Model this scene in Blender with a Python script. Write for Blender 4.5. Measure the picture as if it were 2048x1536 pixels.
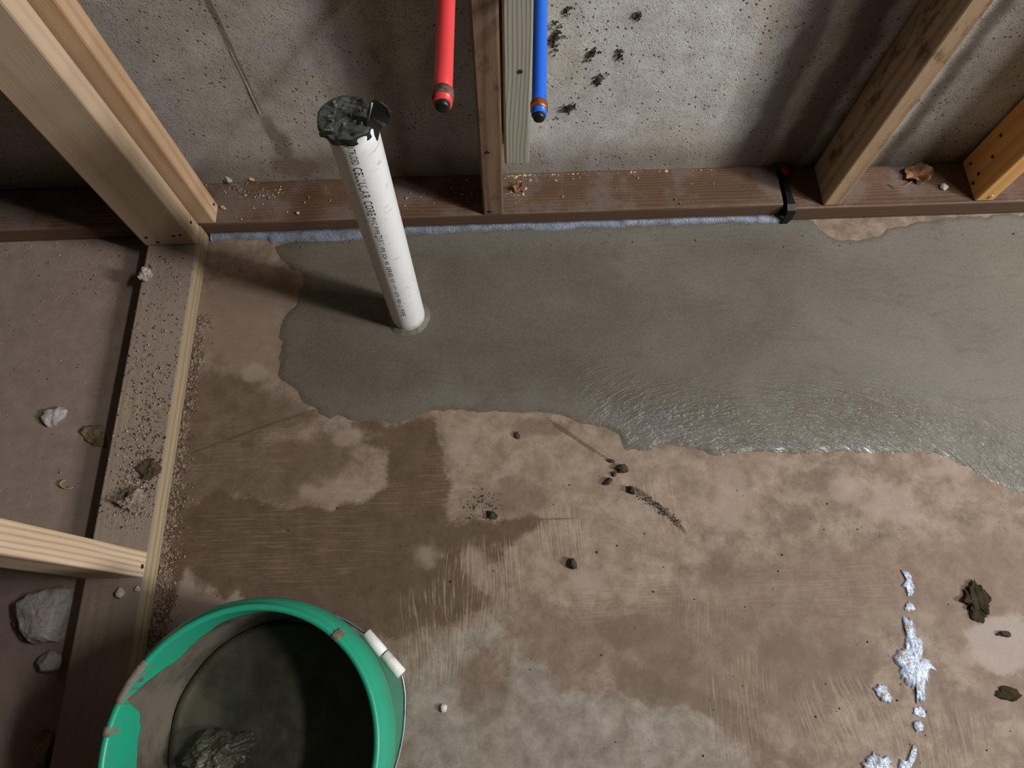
import bpy, bmesh, math, random
import numpy as np
from mathutils import Vector, Matrix

for o in list(bpy.data.objects):
    bpy.data.objects.remove(o, do_unlink=True)
SC = bpy.context.scene
COL = SC.collection

# ------------------------------------------------------------------ camera
F, TILT, ROLL, YAW, CH = 1359.55, 0.35626, -0.0044, -0.02993, 1.080
def _axes():
    ct, st = math.cos(TILT), math.sin(TILT)
    d = np.array([0, st, -ct]); u = np.array([0, ct, st]); r = np.array([1., 0, 0])
    cy, sy = math.cos(YAW), math.sin(YAW)
    Rz = np.array([[cy, -sy, 0], [sy, cy, 0], [0, 0, 1]])
    d, u, r = Rz @ d, Rz @ u, Rz @ r
    c, s = math.cos(ROLL), math.sin(ROLL)
    return c*r + s*u, -s*r + c*u, d
CR, CU, CD = _axes()
CO = np.array([0, 0, CH])
cam = bpy.data.cameras.new('camera'); cam.sensor_width = 36; cam.sensor_fit = 'HORIZONTAL'
cam.lens = F*36/2048; cam.clip_start = .01
cobj = bpy.data.objects.new('camera', cam); COL.objects.link(cobj)
M = Matrix.Identity(4)
for i in range(3):
    M[i][0], M[i][1], M[i][2], M[i][3] = CR[i], CU[i], -CD[i], CO[i]
cobj.matrix_world = M
SC.camera = cobj
# measuring helpers: photo pixel -> point on a horizontal (z) or wall-parallel (y) plane
def ray(px, py): return CD + CR*(px-1024)/F - CU*(py-768)/F
def onz(px, py, z=0.):
    v = ray(px, py); return CO + v*(z-CO[2])/v[2]
def ony(px, py, y):
    v = ray(px, py); return CO + v*(y-CO[1])/v[1]

# ------------------------------------------------------------------ light
w = bpy.data.worlds.new('basement_air'); SC.world = w; w.use_nodes = True
bg = w.node_tree.nodes['Background']
bg.inputs[0].default_value = (1.0, .88, .66, 1); bg.inputs[1].default_value = .016
def area(name, loc, target, sx, sy, power, col):
    l = bpy.data.lights.new(name, 'AREA'); l.shape = 'RECTANGLE'; l.size = sx; l.size_y = sy
    l.energy = power; l.color = col
    o = bpy.data.objects.new(name, l); COL.objects.link(o); o.location = loc
    o.rotation_euler = (Vector(target)-Vector(loc)).to_track_quat('-Z', 'Y').to_euler()
    return o
area('ceiling_strip_lamp', (1.62, .02, 2.35), (1.62, .02, 0), .16, .55, 40, (.94, .97, 1.0))
area('far_ceiling_lamp', (3.7, -.80, 2.4), (1.0, 0, 0), .35, .9, 160, (.97, .985, 1.0))
vs = SC.view_settings
vs.view_transform = 'Standard'; vs.look = 'None'; vs.gamma = 1; vs.use_curve_mapping = False
vs.exposure = 0.0

# ------------------------------------------------------------------ helpers
rnd = random.Random(7)
def lin(c):
    out = []
    for v in c:
        v = v/255.
        out.append(v/12.92 if v <= .04045 else ((v+.055)/1.055)**2.4)
    return (*out, 1.)
def tag(o, label=None, cat=None, group=None, kind=None):
    if label: o['label'] = label
    if cat: o['category'] = cat
    if group: o['group'] = group
    if kind: o['kind'] = kind
    return o
def empty(name, loc=(0, 0, 0), rz=0):
    o = bpy.data.objects.new(name, None); COL.objects.link(o); o.empty_display_size = .05
    o.location = loc; o.rotation_euler = (0, 0, rz); return o
def link(name, me, mat, parent=None, loc=None, rot=None):
    o = bpy.data.objects.new(name, me); COL.objects.link(o)
    if mat is not None:
        me.materials.clear(); me.materials.append(mat)
    if loc is not None: o.location = loc
    if rot is not None: o.rotation_euler = rot
    if parent is not None: o.parent = parent
    return o
def mesh_of(bm, name, smooth=False):
    me = bpy.data.meshes.new(name)
    bmesh.ops.recalc_face_normals(bm, faces=bm.faces)
    bm.to_mesh(me); bm.free()
    if smooth:
        for p in me.polygons: p.use_smooth = True
    return me
def pydata(name, v, f, smooth=False):
    me = bpy.data.meshes.new(name); me.from_pydata([tuple(map(float, a)) for a in v], [], f); me.update()
    if smooth:
        for p in me.polygons: p.use_smooth = True
    return me
def box_mesh(name, sx, sy, sz, bev=.003, seg=2, z0=0.):
    bm = bmesh.new(); bmesh.ops.create_cube(bm, size=1)
    for v in bm.verts: v.co = Vector((v.co.x*sx, v.co.y*sy, (v.co.z+.5)*sz+z0))
    if bev: bmesh.ops.bevel(bm, geom=list(bm.edges), offset=bev, segments=seg, profile=.5, affect='EDGES')
    return mesh_of(bm, name)
def lathe(name, prof, n=64, smooth=True, jit=None):
    v, f = [], []
    m = len(prof)
    for i in range(n):
        a = 2*math.pi*i/n
        for (r, z) in prof: v.append((r*math.cos(a), r*math.sin(a), z))
    for i in range(n):
        j = (i+1) % n
        for k in range(m-1):
            f.append((i*m+k, j*m+k, j*m+k+1, i*m+k+1))
    return pydata(name, v, f, smooth)
def tube(name, pts, r, n=14, caps=True, smooth=True):
    pts = [Vector(p) for p in pts]; v, f = [], []
    rr = r if isinstance(r, (list, tuple)) else [r]*len(pts)
    T0 = (pts[1]-pts[0]).normalized()
    nrm = T0.orthogonal().normalized()
    for i, p in enumerate(pts):
        t = (pts[min(i+1, len(pts)-1)]-pts[max(i-1, 0)]).normalized()
        nrm = (nrm - t*nrm.dot(t)).normalized(); b = t.cross(nrm)
        for k in range(n):
            a = 2*math.pi*k/n; v.append(p + (nrm*math.cos(a)+b*math.sin(a))*rr[i])
    for i in range(len(pts)-1):
        for k in range(n):
            k2 = (k+1) % n; f.append((i*n+k, i*n+k2, (i+1)*n+k2, (i+1)*n+k))
    if caps:
        f.append(tuple(range(n-1, -1, -1))); f.append(tuple((len(pts)-1)*n+k for k in range(n)))
    return pydata(name, v, f, smooth)
_TAB = {}
def _tab(k):
    if k not in _TAB: _TAB[k] = np.random.RandomState(k % 100003).rand(256, 256)
    return _TAB[k]
def nz1(x, y, seed, octs=3):
    out = 0.; amp = 1.; tot = 0.
    for o in range(octs):
        k = ('l', seed*31+o)
        if k not in _TAB: _TAB[k] = _tab(seed*31+o).tolist()
        tab = _TAB[k]; fx = x*2**o + 57.3*o; fy = y*2**o + 91.7*o
        ix = math.floor(fx); iy = math.floor(fy); tx = fx-ix; ty = fy-iy; tx = tx*tx*(3-2*tx); ty = ty*ty*(3-2*ty)
        a, b = tab[ix & 255], tab[(ix+1) & 255]; j, j2 = iy & 255, (iy+1) & 255
        out += (((a[j]*(1-tx)+b[j]*tx)*(1-ty)+(a[j2]*(1-tx)+b[j2]*tx)*ty)-.5)*2*amp; tot += amp; amp *= .5
    return out/tot
def vnoise(x, y, seed=0, octs=4, gain=.5):
    x = np.asarray(x, float); y = np.asarray(y, float); out = np.zeros_like(x); amp = 1.; tot = 0
    for o in range(octs):
        tab = _tab(seed*31+o)
        fx = x*2**o + 57.3*o; fy = y*2**o + 91.7*o
        ix = np.floor(fx).astype(int); iy = np.floor(fy).astype(int); tx = fx-ix; ty = fy-iy
        tx = tx*tx*(3-2*tx); ty = ty*ty*(3-2*ty)
        g = lambda a, b: tab[a % 256, b % 256]
        val = (g(ix, iy)*(1-tx)+g(ix+1, iy)*tx)*(1-ty)+(g(ix, iy+1)*(1-tx)+g(ix+1, iy+1)*tx)*ty
        out += (val-.5)*2*amp; tot += amp; amp *= gain
    return out/tot
def sdf_poly(X, Y, P):
    P = np.asarray(P, float); n = len(P); d = np.full(X.shape, 1e9); ins = np.zeros(X.shape, bool)
    for i in range(n):
        a = P[i]; b = P[(i+1) % n]; e = b-a; L = e@e+1e-12
        t = np.clip(((X-a[0])*e[0]+(Y-a[1])*e[1])/L, 0, 1)
        d = np.minimum(d, np.hypot(X-a[0]-t*e[0], Y-a[1]-t*e[1]))
        c = ((a[1] > Y) != (b[1] > Y)) & (X < (b[0]-a[0])*(Y-a[1])/(b[1]-a[1]+1e-15)+a[0])
        ins ^= c
    return np.where(ins, d, -d)
def fl(pts, z=0.): return [onz(a, b, z)[:2] for a, b in pts]
def setattr_f(me, name, arr):
    at = me.attributes.new(name, 'FLOAT', 'POINT'); at.data.foreach_set('value', np.asarray(arr, np.float32))
def grid_mesh(name, xs, ys, Z, smooth=True, keep=None):
    X, Y = np.meshgrid(xs, ys); nx, ny = len(xs), len(ys)
    V = np.stack([X.ravel(), Y.ravel(), Z.ravel()], 1)
    idx = np.arange(nx*ny).reshape(ny, nx)
    Q = np.stack([idx[:-1, :-1], idx[:-1, 1:], idx[1:, 1:], idx[1:, :-1]], -1).reshape(-1, 4)
    used = np.arange(nx*ny)
    if keep is not None:
        k = keep.ravel(); Q = Q[k[Q].any(1)]; used = np.unique(Q); rm = np.full(nx*ny, -1); rm[used] = np.arange(len(used)); Q = rm[Q]; V = V[used]
    me = bpy.data.meshes.new(name)
    me.vertices.add(len(V)); me.vertices.foreach_set('co', V.astype(np.float32).ravel())
    me.loops.add(Q.size); me.loops.foreach_set('vertex_index', Q.astype(np.int32).ravel())
    me.polygons.add(len(Q)); me.polygons.foreach_set('loop_start', np.arange(0, Q.size, 4, dtype=np.int32))
    me.polygons.foreach_set('loop_total', np.full(len(Q), 4, np.int32))
    me.update(calc_edges=True); me.validate()
    if smooth: me.polygons.foreach_set('use_smooth', np.ones(len(Q), bool))
    return me, used

# ------------------------------------------------------------------ node materials
class Mt:
    def __init__(s, name, rough=.7, spec=.3):
        s.m = bpy.data.materials.new(name); s.m.use_nodes = True; s.nt = s.m.node_tree
        s.b = s.nt.nodes['Principled BSDF']; s.b.inputs['Roughness'].default_value = rough
        s.b.inputs['Specular IOR Level'].default_value = spec
        s.tc = s.nt.nodes.new('ShaderNodeTexCoord')
    def put(s, sock, v):
        if isinstance(v, bpy.types.NodeSocket): s.nt.links.new(v, sock)
        elif v is not None:
            sock.default_value = v
    @property
    def obj(s): return s.tc.outputs['Object']
    def geo(s):
        g = s.nt.nodes.new('ShaderNodeNewGeometry'); return g.outputs['Position']
    def map(s, vec, scale=(1, 1, 1), loc=(0, 0, 0), rot=(0, 0, 0)):
        n = s.nt.nodes.new('ShaderNodeMapping'); s.put(n.inputs[0], vec)
        n.inputs['Scale'].default_value = scale; n.inputs['Location'].default_value = loc; n.inputs['Rotation'].default_value = rot
        return n.outputs[0]
    def noise(s, vec, scale, det=4, rough=.55, dist=0, col=False):
        n = s.nt.nodes.new('ShaderNodeTexNoise'); s.put(n.inputs['Vector'], vec)
        n.inputs['Scale'].default_value = scale; n.inputs['Detail'].default_value = det
        n.inputs['Roughness'].default_value = rough; n.inputs['Distortion'].default_value = dist
        return n.outputs['Color' if col else 'Fac']
    def voro(s, vec, scale, feat='F1', out='Distance', rand=1):
        n = s.nt.nodes.new('ShaderNodeTexVoronoi'); n.feature = feat; s.put(n.inputs['Vector'], vec)
        n.inputs['Scale'].default_value = scale; n.inputs['Randomness'].default_value = rand
        return n.outputs[out]
    def wave(s, vec, scale, dist=2, det=2, dscale=1, axis='X', kind='BANDS'):
        n = s.nt.nodes.new('ShaderNodeTexWave'); n.wave_type = kind
        if kind == 'BANDS': n.bands_direction = axis
        s.put(n.inputs['Vector'], vec); n.inputs['Scale'].default_value = scale
        n.inputs['Distortion'].default_value = dist; n.inputs['Detail'].default_value = det; n.inputs['Detail Scale'].default_value = dscale
        return n.outputs['Fac']
    def math(s, op, a, b=None, c=None, clamp=False):
        n = s.nt.nodes.new('ShaderNodeMath'); n.operation = op; n.use_clamp = clamp
        s.put(n.inputs[0], a); s.put(n.inputs[1], b)
        if c is not None: s.put(n.inputs[2], c)
        return n.outputs[0]
    def vmath(s, op, a, b=None):
        n = s.nt.nodes.new('ShaderNodeVectorMath'); n.operation = op; s.put(n.inputs[0], a); s.put(n.inputs[1], b)
        return n.outputs['Value' if op in ('LENGTH', 'DISTANCE', 'DOT_PRODUCT') else 0]
    def step(s, x, lo, hi, a=0., b=1.):
        n = s.nt.nodes.new('ShaderNodeMapRange'); n.interpolation_type = 'SMOOTHSTEP'
        s.put(n.inputs[0], x)
        n.inputs[1].default_value = lo; n.inputs[2].default_value = hi; n.inputs[3].default_value = a; n.inputs[4].default_value = b
        return n.outputs[0]
    def mix(s, fac, a, b, mode='MIX'):
        n = s.nt.nodes.new('ShaderNodeMix'); n.data_type = 'RGBA'; n.blend_type = mode
        s.put(n.inputs[0], fac); s.put(n.inputs[6], a); s.put(n.inputs[7], b); return n.outputs[2]
    def ramp(s, fac, stops):
        n = s.nt.nodes.new('ShaderNodeValToRGB'); s.put(n.inputs[0], fac); e = n.color_ramp.elements
        while len(e) < len(stops): e.new(.5)
        for k, (p, c) in enumerate(stops): e[k].position = p; e[k].color = lin(c) if len(c) == 3 else c
        return n.outputs[0]
    def attr(s, name):
        n = s.nt.nodes.new('ShaderNodeAttribute'); n.attribute_name = name; return n.outputs['Fac']
    def sep(s, v):
        n = s.nt.nodes.new('ShaderNodeSeparateXYZ'); s.put(n.inputs[0], v); return n.outputs
    def comb(s, x, y, z):
        n = s.nt.nodes.new('ShaderNodeCombineXYZ'); s.put(n.inputs[0], x); s.put(n.inputs[1], y); s.put(n.inputs[2], z); return n.outputs[0]
    def bump(s, h, dist=.002, strength=1., prev=None):
        n = s.nt.nodes.new('ShaderNodeBump'); n.inputs['Strength'].default_value = strength; n.inputs['Distance'].default_value = dist
        s.put(n.inputs['Height'], h)
        if prev is not None: s.put(n.inputs['Normal'], prev)
        s.put(s.b.inputs['Normal'], n.outputs[0]); return n.outputs[0]
    def color(s, c): s.put(s.b.inputs['Base Color'], lin(c) if isinstance(c, (tuple, list)) and len(c) == 3 else c)
    def rough(s, r): s.put(s.b.inputs['Roughness'], r)

def wood(name, light, dark, axis='Z', freq=420., seed=0, dirt=None, dirt_amt=0., rough=.75, pith=(.06, .09), stain=None, contrast=1., spec=.2, mold=None):
    m = Mt(name, rough, spec); x, y, z = m.sep(m.obj)
    if axis == 'Z': u, v, l = x, y, z
    elif axis == 'X': u, v, l = y, z, x
    else: u, v, l = x, z, y
    base = m.comb(u, v, m.math('MULTIPLY', l, .06))
    off = m.vmath('ADD', base, (seed*1.37, seed*.71, seed*2.3))
    wob = m.noise(m.map(off, (1, 1, 3)), 14, 2)
    du = m.math('SUBTRACT', u, pith[0]); dv = m.math('SUBTRACT', v, pith[1])
    r = m.math('SQRT', m.math('ADD', m.math('MULTIPLY', du, du), m.math('MULTIPLY', dv, dv)))
    r = m.math('ADD', r, m.math('MULTIPLY', m.math('SUBTRACT', wob, .5), .018))
    ring = m.math('MULTIPLY_ADD', m.math('SINE', m.math('MULTIPLY', r, freq*2)), .5, .5)
    ring = m.math('POWER', ring, 2.2)
    fib = m.noise(m.map(off, (1, 1, .35)), 420, 3, .6)
    t = m.math('MULTIPLY_ADD', ring, .62*contrast, m.math('MULTIPLY', m.math('SUBTRACT', fib, .35), .55*contrast))
    big = m.noise(off, 22, 3)
    col = m.mix(m.math('MULTIPLY', t, 1., clamp=True), lin(light), lin(dark))
    col = m.mix(m.step(big, .35, .75, 0, .35), col, lin(dark))
    if stain: 
        st = m.noise(m.vmath('ADD', m.obj, (seed*3.1, 0, 0)), 9, 4, .6)
        col = m.mix(m.step(st, .5, .68, 0, .75), col, lin(stain))
    if mold:
        st = m.noise(m.map(m.vmath('ADD', m.obj, (0, seed, 0)), (1, 1, .5)), 26, 5, .7)
        col = m.mix(m.step(st, .52, .7, 0, .85), col, lin(mold))
    if dirt:
        dn = m.noise(m.vmath('ADD', m.obj, (0, seed*1.9, 0)), 11, 5, .65)
        sp = m.noise(m.obj, 260, 3, .6)
        gn = m.nt.nodes.new('ShaderNodeNewGeometry'); gz = m.step(m.sep(gn.outputs['Normal'])[2], .5, .9)
        fac = m.math('MULTIPLY', gz, m.math('MULTIPLY', m.step(dn, .55-.3*dirt_amt, .7-.25*dirt_amt), m.step(sp, .3, .55, .55, 1.)))
        col = m.mix(fac, col, lin(dirt))
    m.color(col)
    m.bump(m.math('ADD', m.math('MULTIPLY', fib, .6), m.math('MULTIPLY', ring, .4)), .0007, .6)
    return m.m

# new pine, treated, weathered, dark wet plate
W_PINE = wood('new_pine', (202, 176, 148), (180, 148, 116), 'Z', 150, 1, contrast=.6)
W_PINE2 = wood('striped_pine', (222, 200, 172), (168, 134, 102), 'Z', 420, 5, pith=(.0, .3), contrast=1.0)
W_NAIL = wood('orange_pine', (196, 164, 130), (172, 132, 98), 'Z', 210, 9, pith=(-.02, .12))
W_TREAT = wood('treated_plate', (172, 154, 124), (134, 112, 84), 'Y', 230, 3, dirt=(148, 130, 116), dirt_amt=.85, pith=(.05, -.02))
W_OLD = wood('weathered_stud', (132, 105, 84), (92, 68, 50), 'Z', 240, 4, pith=(.05, .02), mold=(70, 50, 38), contrast=.9)
W_OLD2 = wood('mouldy_stud', (182, 152, 122), (140, 108, 80), 'Z', 190, 6, pith=(.04, .04), mold=(84, 64, 42))
W_FAR = wood('yellow_pine', (214, 164, 98), (180, 124, 66), 'Z', 170, 8, pith=(.05, .06), contrast=.7)
W_SCAB = wood('grey_treated', (176, 173, 158), (134, 128, 108), 'Z', 520, 2, pith=(.3, .0), contrast=1.1)
W_DARK = wood('dark_wet_plate', (104, 77, 59), (66, 45, 31), 'X', 620, 7, dirt=(108, 92, 82), dirt_amt=.4, contrast=.8, pith=(-.06, .0), rough=.6, spec=.3)

# ------------------------------------------------------------------ dimensions
T, W = .038, .089
YF = .7116; YW = YF + W + .002
# ------------------------------------------------------------------ floor
def axis_vals(lo, a, b, hi, fine, coarse):
    return np.concatenate([np.arange(lo, a, coarse), np.arange(a, b, fine), np.arange(b, hi+1e-6, coarse)])
xs = axis_vals(-2.4, -1.02, 1.12, 2.6, .0045, .12); ys = axis_vals(-1.6, -.30, .73, YW+.05, .0045, .12)
X, Y = np.meshgrid(xs, ys)
def wob(X, Y, amp, freq, seed): return amp*vnoise(X*freq, Y*freq, seed, 5, .6)
Zf = .0006*vnoise(X*9, Y*9, 3, 4)
me, _ = grid_mesh('floor', xs, ys, Zf)
damp_px = [(352,1010),(420,985),(560,1015),(610,1010),(650,1030),(720,1000),(765,960),(772,905),(730,870),(700,850),(760,850),(800,845),(865,845),(885,900),(895,960),(880,1010),(900,1045),(985,1040),(1060,1030),(1090,1040),(1040,1065),(990,1085),(1000,1110),(960,1170),(985,1200),(900,1245),(790,1290),(700,1265),(640,1400),(520,1400),(495,1205),(480,1178),(450,1190),(400,1190),(385,1160),(375,1142),(362,1170),(350,1230),(320,1240)]
med_px = [(375,780),(400,740),(500,750),(560,780),(600,800),(640,835),(560,860),(530,880),(600,890),(690,870),(695,930),(620,960),(570,1000),(440,990),(355,1010)]
gray_px = [(815,1536),(800,1420),(835,1340),(880,1285),(960,1250),(1010,1240),(1000,1300),(915,1300),(910,1370),(1000,1385),(1020,1310),(1080,1330),(1120,1400),(1200,1380),(1240,1385),(1330,1390),(1400,1420),(1500,1520),(1530,1560),(1500,1700),(500,1700),(600,1450)]
grayb_px = [(300,1330),(335,1245),(355,1190),(375,1145),(385,1170),(400,1195),(450,1195),(475,1180),(492,1200),(480,1260),(430,1400),(300,1400)]
pale_px = [(430,560),(560,545),(575,600),(556,660),(550,740),(470,735),(410,700),(405,600)]
tan_px = [(870,815),(985,795),(1160,835),(1290,900),(1420,905),(1600,905),(1560,990),(1380,1080),(1330,1200),(1180,1230),(1060,1200),(1010,1100),(1010,1080),(1060,1040),(960,1030),(905,990),(890,880)]
brown_px = [(1450,1180),(1600,1100),(1900,1080),(2300,1050),(2300,1536),(1980,1400),(1850,1230),(1720,1240),(1640,1400),(1500,1440),(1400,1400),(1330,1300),(1200,1300),(1130,1370),(1060,1300),(1060,1250),(1240,1210)]
olive_px = [(1245,1330),(1300,1335),(1330,1375),(1400,1385),(1480,1430),(1540,1480),(1640,1540),(1600,1560),(1480,1480),(1390,1415),(1240,1385)]
pit_px = [(1935,1300),(1975,1240),(2080,1240),(2080,1340),(1990,1345)]
for nm, P, s in (('damp', damp_px, 1), ('med', med_px, 2), ('gray', gray_px, 3), ('grayb', grayb_px, 4), ('pale', pale_px, 5), ('tan', tan_px, 6), ('brown', brown_px, 7), ('olive', olive_px, 8), ('pit', pit_px, 9)):
    d = sdf_poly(X, Y, fl(P)) + wob(X, Y, .022, 22, s)
    setattr_f(me, nm, np.clip(d, -.2, .2).ravel())
def blobs(X, Y, L, z=0.):
    out = np.zeros_like(X)
    for (cx, cy, rx, ry) in L:
        c = onz(cx, cy, z); ex = abs(onz(cx+rx, cy, z)[0]-c[0]); ey = abs(onz(cx, cy+ry, z)[1]-c[1])
        out = np.maximum(out, 1.6-1.6*np.hypot((X-c[0])/ex, (Y-c[1])/ey)*.72)
    return out
sA = blobs(X, Y, [(940,1180,70,110),(880,1230,90,70),(1120,1060,60,60),(1010,1150,50,70),(860,1330,60,50)])
sB = blobs(X, Y, [(1470,1420,60,110),(1400,1240,60,60),(1700,1420,120,90),(1330,1010,60,60),(1860,1480,120,60),(1500,1360,60,60)])
sC = blobs(X, Y, [(560,1080,230,90),(700,1000,140,50),(1250,1200,120,60),(480,900,120,70),(1640,1180,150,70),(900,960,70,60)])
for nm, a in (('sA', sA), ('sB', sB), ('sC', sC)): setattr_f(me, nm, np.clip(a + wob(X, Y, .6, 14, 31), 0, 1.4).ravel())
line = np.maximum(sdf_poly(X, Y, fl([(1085,828),(1120,850),(1165,882),(1230,925),(1255,945),(1228,930),(1160,888),(1110,855)])), sdf_poly(X, Y, fl([(1262,965),(1290,985),(1335,1020),(1372,1060),(1375,1075),(1340,1040),(1300,1003),(1270,982)])))
line = np.maximum(line, sdf_poly(X, Y, fl([(1030,1041),(1120,1036),(1230,1037),(1230,1040),(1120,1040),(1040,1045)])))
line = np.maximum(line, sdf_poly(X, Y, fl([(380,905),(540,845),(640,815),(640,819),(540,851),(380,910)])))
setattr_f(me, 'line', np.clip(line + wob(X, Y, .0015, 60, 33), -.05, .02).ravel())
lt = blobs(X, Y, [(690,980,70,38),(640,985,55,28),(855,1112,50,45),(700,870,60,22),(920,890,40,45),(1900,940,70,30),(1800,1000,90,60),(1460,1000,60,90),(1290,1010,60,40),(520,745,45,22),(1950,1310,60,25),(1180,1170,60,40),(1700,980,60,50),(950,1140,40,60)])
dk = blobs(X, Y, [(1060,850,90,26),(1005,1000,100,45),(590,900,60,30),(1480,960,45,30),(1340,1340,60,60),(1560,1290,80,60),(1250,1260,80,45),(1700,1340,70,60),(1640,950,50,25),(960,1390,60,70),(1600,1040,60,30),(1930,1440,60,90),(1450,1140,50,70)])
setattr_f(me, 'lt', np.clip(lt + wob(X, Y, .9, 30, 21), 0, 1.6).ravel()); setattr_f(me, 'dk', np.clip(dk + wob(X, Y, .9, 26, 22), 0, 1.6).ravel())
fm = Mt('old_concrete_floor', .75, .25); P = fm.geo()
n1 = fm.noise(P, 7, 6, .62, .3); n2 = fm.noise(P, 30, 8, .7, .2); n3 = fm.noise(P, 110, 4, .6); nf = fm.noise(P, 600, 2, .6)
col = fm.ramp(n2, [(.32, (116, 98, 83)), (.46, (136, 117, 101)), (.55, (150, 131, 115)), (.68, (166, 148, 132))])
col = fm.mix(fm.step(n1, .5, .66, 0, .55), col, lin((118, 98, 82)))
# floor behind the left plate, colour raised to offset weak lamp light
px_ = fm.sep(P)
left = fm.step(px_[0], -.60, -.58, 1, 0)
col = fm.mix(left, col, fm.ramp(n2, [(.3, (142, 123, 109)), (.7, (162, 144, 132))]))
def m_(name, w=.006, amp=.02, src=None):
    return fm.step(fm.math('ADD', fm.attr(name), fm.math('MULTIPLY', fm.math('SUBTRACT', src if src is not None else n3, .5), amp)), -w, w)
edge = fm.noise(P, 160, 4, .65)
col = fm.mix(fm.math('MULTIPLY', m_('brown', .03, .05, n2), .55), col, lin((122, 100, 84)))
col = fm.mix(fm.math('MULTIPLY', m_('tan', .012, .03, n2), .8), col, fm.ramp(n2, [(.35, (138, 118, 101)), (.5, (154, 134, 117)), (.65, (172, 152, 135))]))
col = fm.mix(fm.math('MULTIPLY', m_('gray', .010, .04, n2), .78), col, fm.ramp(n2, [(.35, (132, 120, 109)), (.5, (150, 140, 129)), (.65, (168, 159, 149))]))
col = fm.mix(fm.math('MULTIPLY', m_('pale', .02, .03, n2), .8), col, lin((142, 122, 108)))
col = fm.mix(fm.math('MULTIPLY', m_('med', .015, .03, n3), .85), col, fm.ramp(n2, [(.3, (96, 80, 64)), (.7, (120, 102, 84))]))
col = fm.mix(fm.math('MULTIPLY', m_('damp', .006, .02, edge), .92), col, fm.ramp(n2, [(.3, (86, 69, 54)), (.7, (108, 88, 72))]))
col = fm.mix(fm.math('MULTIPLY', m_('olive', .006, .02, edge), .7), col, lin((112, 94, 76)))
col = fm.mix(m_('grayb', .003, .008, edge), col, lin((152, 137, 126)))
col = fm.mix(fm.math('MULTIPLY', m_('pit', .008, .05, n2), .8), col, lin((166, 150, 141)))
col = fm.mix(fm.step(fm.attr('dk'), .5, 1.1, 0, .55), col, lin((112, 92, 76)))
col = fm.mix(fm.step(fm.attr('lt'), .5, 1.2, 0, .6), col, lin((170, 151, 138)))
# trowel scratches: fine streaks curving down-left
ang = fm.noise(P, 3.5, 1)
warp = fm.vmath('ADD', P, fm.comb(fm.math('MULTIPLY', ang, .09), 0, 0))
stre = fm.noise(fm.map(warp, (1, .045, 1), rot=(0, 0, .2)), 330, 3, .75)
stre2 = fm.noise(fm.map(warp, (.05, 1, 1), rot=(0, 0, .25)), 300, 3, .75)
stre3 = fm.noise(fm.map(warp, (1, .05, 1), rot=(0, 0, -.75)), 330, 3, .75)
smask = fm.step(fm.attr('sA'), .25, .8); smask2 = fm.step(fm.attr('sC'), .25, .8); smask3 = fm.step(fm.attr('sB'), .25, .8)
for sm_, st_x, k_ in ((smask, stre, .5), (smask2, stre2, .16), (smask3, stre3, .32)):
    col = fm.mix(fm.math('MULTIPLY', sm_, fm.step(st_x, .5, .64, 0, k_)), col, lin((186, 166, 146)))
    col = fm.mix(fm.math('MULTIPLY', sm_, fm.step(st_x, .36, .48, k_*.9, 0)), col, lin((104, 84, 68)))
col = fm.mix(fm.step(fm.attr('line'), -.0008, .0012, 0, .75), col, lin((92, 76, 58)))
grit = fm.voro(P, 180)
col = fm.mix(fm.math('MULTIPLY', fm.step(grit, .08, .16, .6, 0), fm.step(nf, .45, .6)), col, lin((80, 64, 52)))
pores = fm.step(fm.noise(P, 900, 2), .3, .38, .35, 0)
col = fm.mix(pores, col, lin((92, 76, 64)))
col = fm.mix(1., col, (.85, .82, .785, 1), 'MULTIPLY')   # whole slab a shade darker
fm.color(col)
wet = fm.math('MAXIMUM', m_('damp', .01), fm.math('MULTIPLY', m_('med', .02), .8))
fm.rough(fm.math('SUBTRACT', .72, fm.math('ADD', fm.math('MULTIPLY', wet, .06), fm.math('MULTIPLY', n2, .2))))
fm.bump(fm.math('ADD', fm.math('ADD', fm.math('MULTIPLY', n3, .5), fm.math('MULTIPLY', nf, .2)), fm.math('MULTIPLY', fm.math('MULTIPLY', smask, stre), .6)), .0012, .55)
tag(link('floor', me, fm.m), 'brown stained concrete basement floor with damp patches', 'floor', kind='structure')

# ------------------------------------------------------------------ fresh concrete patch along the back plate
patch_px = [(540,490),(700,474),(1000,456),(1560,438),(1618,440),(1640,462),(1680,480),(1735,481),(1775,456),(1850,440),(2400,405),(2600,1100),(2200,1040),(2048,985),(1980,968),(1935,935),(1870,908),(1800,905),(1700,908),(1560,906),(1420,908),(1330,886),(1290,905),(1245,893),(1235,872),(1180,846),(1100,826),(1000,822),(930,822),(860,822),(800,850),(720,842),(640,832),(600,792),(556,752),(562,650),(598,590),(605,550),(560,515)]
pxs = np.arange(-.58, 1.5, .0035); pys = np.arange(.05, .716, .0035)
PX, PY = np.meshgrid(pxs, pys)
sd = sdf_poly(PX, PY, fl(patch_px)) + wob(PX, PY, .010, 40, 41)
Z = np.clip(sd*.16, -.0012, .0014) + .0007*vnoise(PX*14, PY*14, 44, 3)*np.clip(sd*40, 0, 1)
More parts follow.
